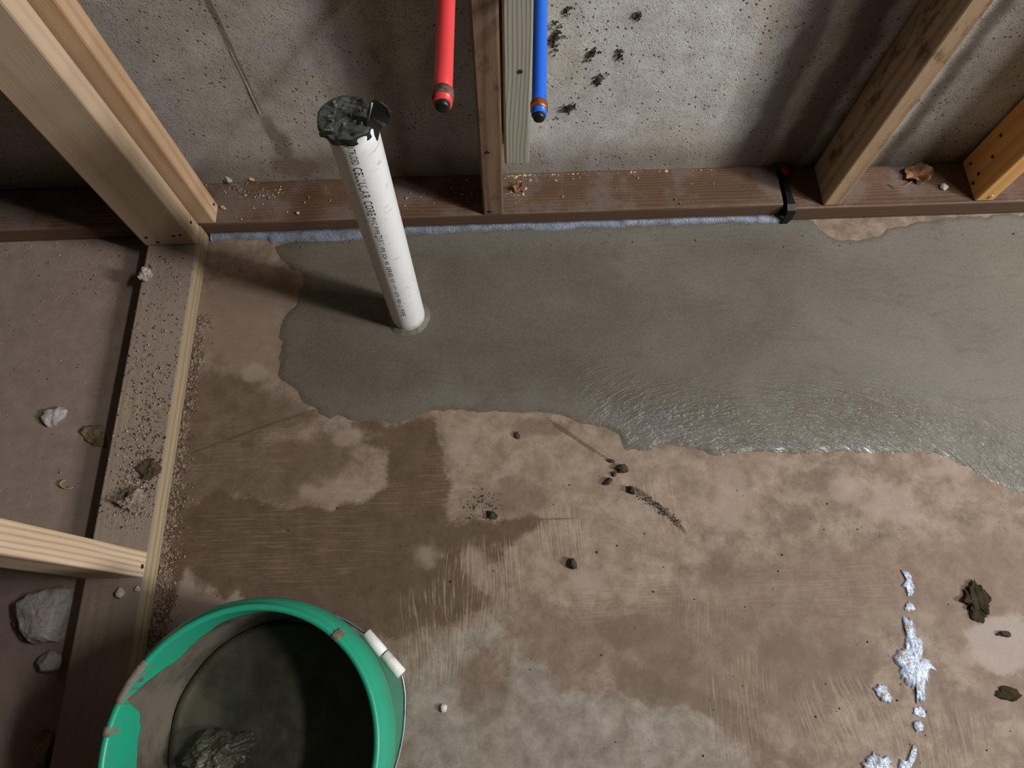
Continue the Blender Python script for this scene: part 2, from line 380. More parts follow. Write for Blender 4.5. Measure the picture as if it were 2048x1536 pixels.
# trowel ridges along the front band and the small mounds near the pipe
cx0, cy0 = onz(1500, 1250)[:2]
rad = np.hypot(PX-cx0, (PY-cy0)*1.0) + .02*vnoise(PX*6, PY*6, 46, 2)
band = np.exp(-((sd-.045)/.05)**2)*np.clip((PX-.1)/.15, 0, 1)
Z += .0003*band*np.sin(rad*620 + 3*vnoise(PX*20, PY*20, 47, 2))*(vnoise(PX*18, PY*18, 48, 2) > -.15)
me, used = grid_mesh('fresh_concrete_patch', pxs, pys, Z, keep=sd > -.008)
setattr_f(me, 'edge', np.clip(sd, -.2, .3).ravel()[used])
pm = Mt('fresh_wet_concrete', .45, .4); P = pm.geo(); x_, y_, z_ = pm.sep(P)
n1 = pm.noise(P, 5, 5, .6, .6); n2 = pm.noise(P, 24, 5, .65, .5); n3 = pm.noise(P, 130, 4, .6); n4 = pm.noise(P, 500, 2, .6)
col = pm.ramp(n1, [(.3, (96, 88, 77)), (.55, (107, 100, 89)), (.75, (122, 115, 103))])
col = pm.mix(pm.step(n2, .5, .7, 0, .35), col, lin((92, 86, 74)))
rt = pm.step(pm.math('ADD', x_, pm.math('MULTIPLY', n1, .4)), .45, 1.05, 0, .55)
col = pm.mix(rt, col, lin((130, 125, 112)))
e = pm.attr('edge')
col = pm.mix(pm.step(pm.math('ADD', e, pm.math('MULTIPLY', n2, .06)), .045, .10, .55, 0), col, lin((126, 121, 113)))
col = pm.mix(pm.step(pm.math('ADD', e, pm.math('MULTIPLY', pm.math('SUBTRACT', n3, .5), .02)), .0, .012, .6, 0), col, lin((112, 96, 82)))
lf = pm.step(x_, -.42, -.12, .75, 0)
col = pm.mix(lf, col, lin((100, 90, 78)))
col = pm.mix(pm.step(pm.voro(P, 46), .045, .07, .6, 0), col, lin((62, 58, 50)))
spk = pm.noise(P, 320, 3, .7)
col = pm.mix(pm.step(spk, .5, .68, 0, .30), col, lin((134, 128, 116)))
col = pm.mix(pm.step(spk, .34, .46, .30, 0), col, lin((82, 75, 65)))
swl = pm.noise(pm.map(P, (.35, 1, 1), rot=(0, 0, .1)), 26, 6, .7, 1.2)
col = pm.mix(pm.step(swl, .54, .66, 0, .35), col, lin((92, 82, 68)))
col = pm.mix(1., col, (.80, .785, .75, 1), 'MULTIPLY')   # wet mix as a whole a shade darker
pm.color(col)
tro = pm.noise(pm.map(P, (.12, 1, 1), rot=(0, 0, -.1)), 150, 3, .7)
tro2 = pm.noise(pm.map(P, (1, .15, 1), rot=(0, 0, .12)), 190, 3, .7)
yb = pm.step(y_, .60, .68)
ac = onz(1560, 1330)
dx_ = pm.math('SUBTRACT', x_, float(ac[0])); dy_ = pm.math('SUBTRACT', y_, float(ac[1]))
rr_ = pm.math('SQRT', pm.math('ADD', pm.math('MULTIPLY', dx_, dx_), pm.math('MULTIPLY', dy_, dy_)))
aa_ = pm.math('ARCTAN2', dy_, dx_)
rid = pm.noise(pm.comb(pm.math('ADD', rr_, pm.math('MULTIPLY', n2, .025)), pm.math('MULTIPLY', aa_, .035), 0), 190, 3, .7)
rid = pm.step(rid, .40, .66)
eb = pm.math('MULTIPLY', pm.step(pm.math('ADD', e, pm.math('MULTIPLY', n1, .12)), .10, .22, 1, 0), pm.step(y_, .46, .56, 1, 0))
h = pm.math('ADD', pm.math('MULTIPLY', n3, .32), pm.math('ADD', pm.math('MULTIPLY', tro, .16), pm.math('MULTIPLY', n4, .10)))
h = pm.math('ADD', h, pm.math('MULTIPLY', pm.math('MULTIPLY', yb, tro2), .3))
h = pm.math('ADD', h, pm.math('MULTIPLY', pm.math('MULTIPLY', pm.math('MULTIPLY', eb, rid), pm.step(x_, .05, .3)), 1.1))
h = pm.math('ADD', h, pm.math('MULTIPLY', pm.step(pm.voro(P, 70), .03, .07), .6))
pm.bump(h, .0014, .6)
pm.rough(pm.math('ADD', pm.step(n2, .3, .7, .50, .62), pm.math('MULTIPLY', eb, -.30)))
tag(link('fresh_concrete_patch', me, pm.m), 'fresh wet grey concrete patch troweled along the dark back plate', 'concrete patch')

# ------------------------------------------------------------------ back wall
wx = axis_vals(-2.4, -1.25, 1.35, 2.6, .006, .12); wz = axis_vals(-.02, .02, .62, 2.5, .006, .12)
WX, WZ = np.meshgrid(wx, wz)
Zn = .0012*vnoise(WX*8, WZ*8, 61, 4) + .0005*vnoise(WX*60, WZ*60, 62, 2)
seam_x = ony(415, 0, YW)[0]; sx2 = ony(520, 230, YW)[0]
sz1, sz2 = ony(415, 0, YW)[2], ony(520, 230, YW)[2]
sx_at = seam_x + (sx2-seam_x)*(WZ-sz1)/(sz2-sz1) + .004*vnoise(WZ*14, WX*0, 63, 3)
up = np.clip((WZ-sz2+.03)/.03, 0, 1)
me, _ = grid_mesh('wall_back', wx, wz, Zn)
co = np.empty(len(me.vertices)*3, np.float32); me.vertices.foreach_get('co', co); co = co.reshape(-1, 3)
co = np.stack([co[:, 0], YW - co[:, 2], co[:, 1]], 1); me.vertices.foreach_set('co', co.astype(np.float32).ravel()); me.update()
def wallblob(L):
    out = np.zeros_like(WX)
    for (cx, cy, rx, ry) in L:
        c = ony(cx, cy, YW); ex = abs(ony(cx+rx, cy, YW)[0]-c[0]); ez = abs(ony(cx, cy+ry, YW)[2]-c[2])
        out = np.maximum(out, 1.5-1.15*np.hypot((WX-c[0])/ex, (WZ-c[2])/ez))
    return out
setattr_f(me, 'seam', (np.abs(WX-sx_at)*up + (1-up)).ravel())
setattr_f(me, 'crackstain', np.clip(wallblob([(545,265,22,45),(570,300,28,50),(590,330,60,30)]) + wob(WX, WZ, .5, 40, 65), 0, 1.5).ravel())
stx = np.zeros_like(WX)
for (a, b, wd, s) in [(1660, 1480, .03, 1), (1780, 1560, .035, 1.1), (1900, 1600, .03, .9), (2010, 1760, .02, .8), (740, 800, .05, .5), (860, 880, .04, .5), (2300, 1900, .03, 1)]:
    xa, xb = ony(a, 0, YW)[0], ony(b, 330, YW)[0]; za, zb = ony(a, 0, YW)[2], ony(b, 330, YW)[2]
    lx = .5*(xa+xb) + .25*(xa-xb)*(WZ-.5*(za+zb))/(za-zb) + .012*vnoise(WZ*9, WX*0+s, 66, 3)
    stx = np.maximum(stx, s*np.exp(-((WX-lx)/wd)**2))
setattr_f(me, 'mold', np.clip(stx + wob(WX*2, WZ, .35, 16, 67), 0, 1.3).ravel())
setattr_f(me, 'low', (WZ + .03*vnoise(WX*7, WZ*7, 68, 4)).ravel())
wm = Mt('foundation_concrete', .85, .2); P = wm.geo()
n1 = wm.noise(P, 4, 5, .6); n2 = wm.noise(P, 22, 5, .6); n3 = wm.noise(P, 140, 4, .65); nv = wm.noise(wm.map(P, (1, 1, .12)), 14, 4, .6)
col = wm.ramp(n2, [(.28, (188, 183, 174)), (.55, (208, 205, 198)), (.75, (220, 218, 212))])
col = wm.mix(wm.step(n1, .45, .68, 0, .45), col, lin((182, 170, 154)))
col = wm.mix(wm.step(nv, .52, .72, 0, .4), col, lin((168, 154, 136)))
xw = wm.sep(P)[0]
lw = wm.step(xw, -.10, .02, .5, 0)
col = wm.mix(lw, col, lin((150, 134, 116)))
col = wm.mix(wm.step(wm.attr('mold'), .25, .95, 0, .8), col, lin((84, 72, 52)))
col = wm.mix(wm.step(wm.attr('crackstain'), .4, 1., 0, .65), col, lin((92, 76, 56)))
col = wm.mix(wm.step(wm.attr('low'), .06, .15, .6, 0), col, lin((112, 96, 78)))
pit = wm.step(wm.voro(P, 90), .12, .22, 1, 0); pit = wm.math('MULTIPLY', pit, wm.step(wm.noise(P, 17, 3), .46, .56))
pit2 = wm.step(wm.voro(wm.map(P, loc=(1, 2, 3)), 230), .14, .28, 1, 0); pit2 = wm.math('MULTIPLY', pit2, wm.step(wm.noise(P, 30, 3), .42, .54))
col = wm.mix(wm.math('MULTIPLY', pit, .75), col, lin((86, 74, 58)))
col = wm.mix(wm.math('MULTIPLY', pit2, .6), col, lin((104, 92, 74)))
fine = wm.noise(P, 480, 3, .7)
col = wm.mix(wm.step(fine, .48, .36, 0, .55), col, lin((128, 118, 104)))
sm = wm.step(wm.attr('seam'), .0012, .003, 1, 0)
col = wm.mix(wm.math('MULTIPLY', sm, .45), col, lin((186, 168, 142)))
col = wm.mix(wm.math('MULTIPLY', wm.step(wm.attr('seam'), .003, .006, 1, 0), wm.math('SUBTRACT', .7, sm)), col, lin((100, 86, 66)))
wm.color(col)
h = wm.math('SUBTRACT', wm.math('MULTIPLY', n3, .4), wm.math('ADD', pit, wm.math('MULTIPLY', pit2, .6)))
h = wm.math('ADD', wm.math('ADD', h, wm.math('MULTIPLY', fine, .25)), wm.math('MULTIPLY', sm, 1.2))
wm.bump(h, .0022, .8)
tag(link('wall_back', me, wm.m), 'pitted grey poured concrete foundation wall', 'wall', kind='structure')

# ------------------------------------------------------------------ plates and studs
def simple(name, c, rough=.6, spec=.4, bump=None, metal=0):
    m = Mt(name, rough, spec); m.b.inputs['Metallic'].default_value = metal
    n = m.noise(m.obj, 90, 4); d = tuple(v*.72 for v in c)
    m.color(m.mix(m.step(n, .45, .75, 0, .6), lin(c), lin(d)))
    if bump: m.bump(m.noise(m.obj, bump[0], 4, .6), bump[1], .7)
    return m.m
M_NAIL = simple('dull_nail', (70, 62, 56), .5, .5, metal=.6)
M_SCREW = simple('bright_screw', (210, 214, 218), .3, .6, metal=.8)
M_HOLE = simple('nail_hole', (52, 36, 24), .9, .1)
def plate(p1, p2, name, label, mat, ext1, ext2, wid=W, right_side=1):
    """board whose front-top edge runs p1->p2 (x to the right); body lies behind it"""
    p1, p2 = Vector(p1), Vector(p2); d = (p2-p1); d.z = 0; d.normalize()
    a = p1 - d*ext1; b = p2 + d*ext2; L = (b-a).length; n = Vector((-d.y, d.x, 0))
    c = (a+b)/2 + n*wid/2; c.z = 0
    me = box_mesh(name, L, wid, T, .0035, 2)
    o = link(name, me, mat, None, c, (0, 0, math.atan2(d.y, d.x)))
    return tag(o, label, 'bottom plate'), d
xL0 = onz(434, 448, T); xL1 = onz(1569, 409, T); xR0 = onz(1586, 416, T); xR1 = onz(2048, 403, T)
xL0[1] = YF+.001; xL1[1] = YF+.005
xR0[1] = YF-.004; xR1[1] = YF-.003
pl, _ = plate(xL0, xL1, 'bottom_plate', 'long dark wet wooden plate on the floor left of the black strap', W_DARK, 1.75, 0)
pr, _ = plate(xR0, xR1, 'bottom_plate', 'dark brown wooden plate under the dried leaf, right of the black strap', W_DARK, 0, 1.4)
# left plate (runs towards the camera)
a0 = onz(396, 488, T); a1 = onz(277, 1234, T)
ld = Vector((a1[0]-a0[0], a1[1]-a0[1], 0)).normalized()
n_left = Vector((ld.y, -ld.x, 0))  # pointing to -x
if n_left.x > 0: n_left = -n_left
st_ = Vector((a0[0], YF-.001, 0)); en_ = Vector((a0[0], a0[1], 0)) + ld*1.7
LP_len = (en_-st_).length; lc = (st_+en_)/2 + n_left*W/2
lrz = math.atan2(-ld.x, ld.y) + math.pi
me = box_mesh('bottom_plate', W, LP_len, T, .003, 2)
lplate = tag(link('bottom_plate', me, W_TREAT, None, (lc.x, lc.y, 0), (0, 0, lrz)), 'pale treated plate covered in dirt crumbs running beside the green bucket', 'bottom plate')

STUD_H = 2.25
def stud(name, label, x0, x1, y0, y1, mat, z0=T, h=STUD_H, rz=0., cat='stud'):
    e = tag(empty(name, ((x0+x1)/2, (y0+y1)/2, z0), rz), label, cat)
    link('timber', box_mesh('timber', x1-x0, y1-y0, h, .0035, 2), mat, e)
    return e
def spot(parent, name, loc, r, mat, face='-y', depth=.0012):
    """small round head or hole on a face, loc in the parent's local space"""
    bm = bmesh.new(); bmesh.ops.create_cone(bm, cap_ends=True, segments=14, radius1=r, radius2=r*.8, depth=depth*2)
    me = mesh_of(bm, name)
    rot = {'-y': (math.pi/2, 0, 0), '+x': (0, math.pi/2, 0), '-x': (0, -math.pi/2, 0)}[face]
    return link(name, me, mat, parent, loc, rot)
# corner stud on the left plate
s1l, s1r = onz(290, 493, T), onz(396, 485, T)
y1 = (s1l[1]+s1r[1])/2 - .002
x1l, x1r = s1l[0], s1r[0]
st1 = stud('corner_stud', 'pale new pine stud standing on the near end of the dirty left plate', x1l, x1r, y1, y1+T, W_PINE)
hw = (x1r-x1l)/2
for dx, dz in ((.018, .03), (.03, .032), (-.03, .028), (-.018, .012)):
    spot(st1, 'nail_hole', (dx, -T/2, dz), .0028, M_HOLE)
spot(st1, 'nail_hole', (hw, .004, .035), .003, M_HOLE, '+x')
# nailer stud behind it, on the back plate
s2 = onz(433, 446, T)
st2 = stud('corner_stud', 'pine stud with brown streak tucked behind the foremost corner stud', s2[0]-W, s2[0], max(YF+.001, y1+T+.002), max(YF+.001, y1+T+.002)+T, W_NAIL)
spot(st2, 'nail_hole', (W/2, .008, .02), .003, M_HOLE, '+x')
# centre stud
c0, c1 = onz(967, 431, T)[0], onz(1007, 431, T)[0]
st3 = stud('wall_stud', 'weathered brown stud between the red and blue pipes', c0, c1, YF+.002, YF+W-.004, W_OLD)
spot(st3, 'nail_head', (-.006, -(W-.006)/2, .012), .004, M_NAIL)
spot(st3, 'nail_head', (-.004, -(W-.006)/2, .17), .004, M_NAIL)
# scab board fixed beside it, ends above the plate
ys_ = YF+.028
q0, q1 = ony(1009, 330, ys_), ony(1058, 330, ys_)
q0x = max(q0[0], c1+.0015)
st4 = stud('scab_board', 'grey treated board ending above the plate beside the blue pipe', q0x, q1[0], ys_, ys_+.055, W_SCAB, z0=q0[2], h=STUD_H+T-q0[2], cat='board')
spot(st4, 'nail_head', (.004, -.0275, .2), .004, M_NAIL)
# right studs
r0, r1 = onz(1645, 413, T)[0], onz(1680, 410, T)[0]
st5 = stud('wall_stud', 'mould-streaked brown stud between the black strap and the dried leaf', r0, r1, YF, YF+W-.003, W_OLD2)
f0, f1 = onz(1947, 401, T)[0], onz(1985, 401, T)[0]
st6 = stud('wall_stud', 'yellow pine stud with a bright screw near its foot', f0, f1, YF, YF+W-.003, W_FAR)
spot(st6, 'screw_head', (.006, -(W-.003)/2, .014), .0042, M_SCREW, '-y', .002)
for yy, zz in ((.025, .02), (-.005, .03), (.02, .10), (-.012, .012), (.0, .07)): spot(st6, 'nail_hole', (-(f1-f0)/2, yy, zz), .0035, M_HOLE, '-x')
# next studs outside the frame
stud('wall_stud', 'pine stud further along the right plate beyond the yellow one', 1.28, 1.318, YF, YF+W-.003, W_FAR)
# stud 3 on the left plate
t0, t1 = onz(289, 1156, T), onz(296, 1101, T)
ax_ = np.array([t0[0], t0[1]]); 
e3 = tag(empty('wall_stud', (ax_[0]-W/2, (t0[1]+t1[1])/2, T), lrz), 'striped pale pine stud rising from the dirty plate behind the large rock', 'stud')
link('timber', box_mesh('timber', W, T, STUD_H, .0035, 2), W_PINE2, e3)
spot(e3, 'nail_head', (W/2, -.004, .012), .004, M_NAIL, '+x')

# ------------------------------------------------------------------ sill gasket strip squeezed out under the plate
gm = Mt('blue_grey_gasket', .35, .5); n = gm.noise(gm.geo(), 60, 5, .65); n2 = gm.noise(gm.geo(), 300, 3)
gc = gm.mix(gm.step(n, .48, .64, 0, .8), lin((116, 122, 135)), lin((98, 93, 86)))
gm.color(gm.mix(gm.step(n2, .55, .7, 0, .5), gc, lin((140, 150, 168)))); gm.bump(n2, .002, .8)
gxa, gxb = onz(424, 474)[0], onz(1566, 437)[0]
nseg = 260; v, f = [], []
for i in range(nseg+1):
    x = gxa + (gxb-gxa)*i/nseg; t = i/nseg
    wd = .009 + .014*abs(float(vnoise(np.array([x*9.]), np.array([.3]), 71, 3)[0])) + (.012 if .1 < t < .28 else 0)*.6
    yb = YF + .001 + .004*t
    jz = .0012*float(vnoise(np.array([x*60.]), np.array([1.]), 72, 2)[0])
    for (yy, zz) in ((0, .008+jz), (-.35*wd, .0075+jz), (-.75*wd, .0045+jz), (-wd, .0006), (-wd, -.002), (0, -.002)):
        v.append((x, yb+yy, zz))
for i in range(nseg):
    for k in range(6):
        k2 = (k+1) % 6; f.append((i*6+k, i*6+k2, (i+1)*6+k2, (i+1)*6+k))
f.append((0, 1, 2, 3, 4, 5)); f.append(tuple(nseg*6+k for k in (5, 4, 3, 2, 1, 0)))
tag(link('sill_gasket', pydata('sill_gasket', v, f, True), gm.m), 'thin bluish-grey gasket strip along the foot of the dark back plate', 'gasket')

# ------------------------------------------------------------------ black strap with a red end in the gap between the plates
M_STRAP = simple('black_strap', (22, 21, 20), .5, .3); M_RED = simple('red_clip', (150, 22, 30), .45, .4)
e = tag(empty('strap', tuple(onz(1575, 410, T))), 'black strap with a red clip lying across the joint between the two plates', 'strap')
g0 = np.array(e.location)
pts = [(onz(1569, 350, T+.004)), (onz(1573, 372, T+.002)), (onz(1580, 395, T+.003)), (onz(1583, 408, T+.003)), (onz(1583, 417, T-.003)), (onz(1576, 428, .016)), (onz(1566, 437, .003))]
pts[4][1] = min(pts[4][1], YF-.006); pts[5][1] = YF-.009; pts[6][1] = YF-.012
v, f = [], []
for i, p in enumerate(pts):
    hw_ = (.0035, .0045, .006, .0075, .008, .0075, .006)[i]
    nrm_ = np.array([0, 0, 1.]) if i < 4 else np.array([0, -1., .3])
    for sx, s2 in ((-1, 0), (1, 0), (1, 1), (-1, 1)):
        v.append(p - g0 + np.array([sx*hw_, 0, 0]) - nrm_*.002*s2)
for i in range(len(pts)-1):
    for k in range(4):
        k2 = (k+1) % 4; f.append((i*4+k, i*4+k2, (i+1)*4+k2, (i+1)*4+k))
f += [(0, 1, 2, 3), tuple((len(pts)-1)*4+k for k in (3, 2, 1, 0))]
link('webbing', pydata('webbing', v, f), M_STRAP, e)
bm = bmesh.new(); bmesh.ops.create_cone(bm, cap_ends=True, segments=12, radius1=.0065, radius2=.005, depth=.024)
bmesh.ops.bevel(bm, geom=list(bm.edges), offset=.001, segments=1, affect='EDGES')
cpt = onz(1569, 340, T+.008); cpt[1] = min(cpt[1], YF+W-.012)
link('red_clip', mesh_of(bm, 'red_clip', True), M_RED, e, tuple(cpt-g0), (math.radians(70), 0, .1))

# ------------------------------------------------------------------ white drain pipe
PXC, PYC, PR, PZ = -.1655, .5335, .0290, .4845
tx, ty = .010, .004
pv = empty('drain_pipe', (PXC, PYC, -.02)); tag(pv, 'white plastic drain pipe with printed lettering rising from the wet concrete', 'pipe')
pm_ = Mt('white_pvc', .32, .5); c_ = pm_.obj; z_ = pm_.sep(c_)[2]
n = pm_.noise(c_, 30, 4, .6); n5 = pm_.noise(pm_.map(c_, (1, 1, 2.5)), 40, 4, .65)
cc = pm_.mix(pm_.step(n, .45, .8, 0, .25), lin((236, 234, 232)), lin((214, 206, 196)))
cc = pm_.mix(pm_.step(n5, .60, .68, 0, .55), cc, lin((196, 172, 138)))
mud = pm_.step(pm_.math('ADD', z_, pm_.math('MULTIPLY', pm_.noise(c_, 60, 4), .03)), .038, .062, .75, 0)
pm_.color(pm_.mix(mud, cc, lin((176, 152, 112)))); pm_.bump(pm_.math('MULTIPLY', mud, n), .0015, .5)
H_ = PZ + .02
prof = [(PR-.004, H_-.03), (PR-.004, H_), (PR-.0006, H_), (PR, H_-.0008)] + [(PR, H_-.0008-(H_-.0008)*k/24) for k in range(1, 25)]
link('pipe_body', lathe('pipe_body', prof, 72), pm_.m, pv)
# cement collar roughened round its foot
v, f = [], []
nn = 72
for i in range(nn):
    a = 2*math.pi*i/nn; j = .5+.5*float(vnoise(np.array([math.cos(a)*2.5+5]), np.array([math.sin(a)*2.5+5]), 81, 3)[0])
    for (r, z) in ((PR-.001, .020+.006+.006*j), (PR+.0022+.001*j, .020+.004+.004*j), (PR+.006+.007*j, .0205+.0005*j), (PR+.010+.008*j, .018)):
        v.append((r*math.cos(a), r*math.sin(a), z))
for i in range(nn):
    j = (i+1) % nn
    for k in range(3): f.append((i*4+k, j*4+k, j*4+k+1, i*4+k+1))
o = link('mortar_collar', pydata('mortar_collar', v, f, True), simple('fresh_mortar', (104, 98, 86), .55, .4, (180, .002)), pv); o['label'] = 'rough wet mortar ring round the pipe foot'
# lettering wrapped on the pipe
ink = Mt('black_ink', .5, .3); ink.color(ink.mix(ink.step(ink.noise(ink.obj, 500, 3), .62, .72, 0, .8), lin((52, 50, 50)), lin((150, 146, 142))))
def pipe_z(py):
    return ony(735, py, PYC-PR)[2]
words = [('OEXTRUDED', 284, 333, .0080, 0.), ('CELLULAR', 337, 400, .0100, 0.), ('CORE', 404, 435, .0100, 0.), ('PVC PIPE', 437, 472, .0060, .0), ('DWV', 473, 495, .0092, 0.), ('IPS', 496, 508, .0058, .0), ('SCH', 509.5, 522, .0058, 0.), ('40', 525, 533, .0058, 0.), ('SERIES', 536, 558, .0058, 0.), ('NSF', 560, 569, .0056, 0.), ('pw-DWV', 571, 584, .0046, 0.), ('ASTM', 586, 598, .0056, 0.), ('F891-21', 600, 619, .0056, 0.), ('PIPE', 621, 636, .0070, 0.)]
dg = bpy.context.evaluated_depsgraph_get()
V, Fc = [], []
TH0 = math.radians(1.5)
for wd, pa, pb, hgt, off in words:
    cu = bpy.data.curves.new('word', 'FONT'); cu.body = wd; cu.size = 1; cu.resolution_u = 2; cu.space_character = 1.12
    to = bpy.data.objects.new('word', cu); COL.objects.link(to); dg = bpy.context.evaluated_depsgraph_get(); dg.update()
    tm = bpy.data.meshes.new_from_object(to.evaluated_get(dg))
    bm = bmesh.new(); bm.from_mesh(tm); bmesh.ops.triangulate(bm, faces=bm.faces)
    xs_ = [q.co.x for q in bm.verts]; ysv = [q.co.y for q in bm.verts]
    x0, x1, y0_, y1_ = min(xs_), max(xs_), min(ysv), max(ysv)
    za, zb = pipe_z(pa+.6), pipe_z(pb-1.4); base = len(V); bm.verts.ensure_lookup_table()
    for q in bm.verts:
        z = za + (zb-za)*(q.co.x-x0)/(x1-x0); yy = (q.co.y-y0_)/(y1_-y0_)*hgt - hgt*.5
        th = TH0 + yy/PR
        rr = PR+.00025
        V.append((rr*math.sin(th), -rr*math.cos(th), z+.02))
    for q in bm.faces: Fc.append(tuple(base+k.index for k in q.verts))
    bm.free(); bpy.data.meshes.remove(tm); bpy.data.objects.remove(to); bpy.data.curves.remove(cu)
o = link('lettering', pydata('lettering', V, Fc), ink.m, pv); o['label'] = 'black printed lettering running down the pipe'
# lean of the pipe
pv.rotation_euler = (-ty, tx, 0)

# ------------------------------------------------------------------ black plastic cover on the pipe
cm = Mt('dirty_black_plastic', .42, .45); n = cm.noise(cm.obj, 75, 5, .65); n2 = cm.noise(cm.obj, 260, 3, .6)
nz = cm.nt.nodes.new('ShaderNodeNewGeometry'); upn = cm.sep(nz.outputs['Normal'])[2]
dust = cm.math('MULTIPLY', cm.step(n, .36, .55), cm.step(upn, .35, .9))
cm.color(cm.mix(dust, lin((36, 38, 36)), lin((84, 88, 82)))); cm.bump(cm.math('ADD', n, cm.math('MULTIPLY', n2, .4)), .002, .5)
cm.rough(cm.step(dust, 0, 1, .38, .8))
CZ = .4895
cv = tag(empty('pipe_cover', (PXC+.0015, PYC+.002, CZ)), 'crumpled dusty black plastic cover taped over the white pipe top', 'pipe cover')
nn = 64; v, f = [], []
rings = []
spec = [(0, .0005), (.25, .001), (.5, .001), (.72, .0005), (.88, .0), (.95, -.0004), (.99, -.0012), (1.0, -.003), (1.0, -.005), (1.0, -.007), (1.01, -.009)]
for k, (rr, zz) in enumerate(spec):
    for i in range(nn):
        a = 2*math.pi*i/nn; ca, sa = math.cos(a), math.sin(a)
        R0 = .0306*(1 + .04*nz1(ca*1.6+9, sa*1.6+4, 91)) 
        if k < 8: R0 *= 1.0 + .03*max(0, math.cos(a-math.radians(125)))
        jz = .0016*nz1(ca*rr*3+3, sa*rr*3+8, 92) + (.0008*nz1(ca*5+2, sa*5+2, 93) if k >= 9 else 0)
        fold = .0012*math.sin(a*9+1)*(1 if k > 6 else 0)
        lowr = -.0035*max(0, math.cos(a-math.radians(-20)))*(1 if k == 10 else .5 if k == 9 else 0)
        v.append(((R0*rr+fold)*ca, (R0*rr+fold)*sa, zz+jz+lowr))
m = len(spec)
for k in range(m-1):
    for i in range(nn):
        j = (i+1) % nn; f.append((k*nn+i, k*nn+j, (k+1)*nn+j, (k+1)*nn+i))
me = pydata('cover_cap', v, f, True); cap = link('cover_cap', me, cm.m, cv)
md = cap.modifiers.new('t', 'SOLIDIFY'); md.thickness = .0012; md.offset = 1
def sheet(name, px, y, th, mat, parent, bulge=0., org=(0, 0, 0)):
    """a folded flap: outline on a wall-parallel plane, given thickness and a slight curl"""
    P = [ony(a, b, y)-np.array(org) for a, b in px]; n = len(P); c = sum(P)/n
    bm = bmesh.new(); vs_ = [bm.verts.new(Vector((p[0], p[1], p[2]))) for p in P]
    fc = bm.faces.new(vs_)
    bmesh.ops.inset_region(bm, faces=[fc], thickness=.004, depth=0)
    bmesh.ops.triangulate(bm, faces=bm.faces)
    x0 = min(p[0] for p in P); x1 = max(p[0] for p in P)
    for q in bm.verts: q.co.y += bulge*math.sin((q.co.x-x0)/(x1-x0)*math.pi) + .002*nz1(q.co.x*150, q.co.z*150, 95)
    g = bmesh.ops.solidify(bm, geom=list(bm.faces), thickness=th)
    return link(name, mesh_of(bm, name), mat, parent)
org = np.array(cv.location)
ear = [(733,232),(741,212),(752,208),(764,211),(774,216),(782,223),(781,236),(775,250),(766,260),(760,266),(756,285),(748,288),(735,280)]
sheet('tape_flap', ear, PYC-.012, .0022, cm.m, cv, .006, org)
sheet('tape_fold', [(638,264),(648,258),(662,258),(676,270),(672,276),(655,270),(641,269)], PYC-.018, .003, cm.m, cv, 0, org)
M_EDGE = simple('pale_tape_edge', (196, 184, 164), .6, .3)
ea = [ony(744, 206, PYC-.0165)-org, ony(741, 222, PYC-.0165)-org, ony(737, 241, PYC-.0165)-org]
link('tape_edge', tube('tape_edge', ea, [.0011, .0006, .0004], 6), M_EDGE, cv)
bm = bmesh.new()
for k in range(34):
    a = rnd.uniform(0, 6.28); r = .024*math.sqrt(rnd.random()); s_ = rnd.uniform(.0008, .0026)
    mt_ = Matrix.Translation((r*math.cos(a)+.002, r*math.sin(a), .0035)) @ Matrix.Rotation(rnd.uniform(0, 6), 4, 'Z') @ Matrix.Diagonal((s_, s_*.7, s_*.6, 1))
    bmesh.ops.create_icosphere(bm, subdivisions=1, radius=1, matrix=mt_)
o = link('dirt', mesh_of(bm, 'dirt'), simple('dry_dirt', (112, 104, 92), .9, .1), cv); o['kind'] = 'stuff'

# ------------------------------------------------------------------ red and blue water pipes (stub-outs coming out of the wall)
def pexmat(name, c, c2):
    m = Mt(name, .36, .5); n = m.noise(m.map(m.obj, (1, 1, 1)), 50, 4, .6)
    cc = m.mix(m.step(n, .62, .72, 0, .35), lin(c), lin(c2)); m.color(cc); return m.m
M_PR = pexmat('red_pex', (228, 68, 68), (160, 66, 60)); M_PB = pexmat('blue_pex', (34, 106, 220), (24, 70, 160))
M_COP = Mt('copper_ring', .38, .5); M_COP.b.inputs['Metallic'].default_value = .85; M_COP.color((196, 120, 78)); M_COP = M_COP.m
M_OLDC = Mt('tarnished_ring', .55, .4); M_OLDC.b.inputs['Metallic'].default_value = .4; _n = M_OLDC.noise(M_OLDC.obj, 160, 4)
M_OLDC.color(M_OLDC.mix(M_OLDC.step(_n, .4, .6), lin((150, 96, 80)), lin((74, 66, 60)))); M_OLDC = M_OLDC.m
M_PLUG = simple('black_plug', (24, 24, 25), .4, .45)
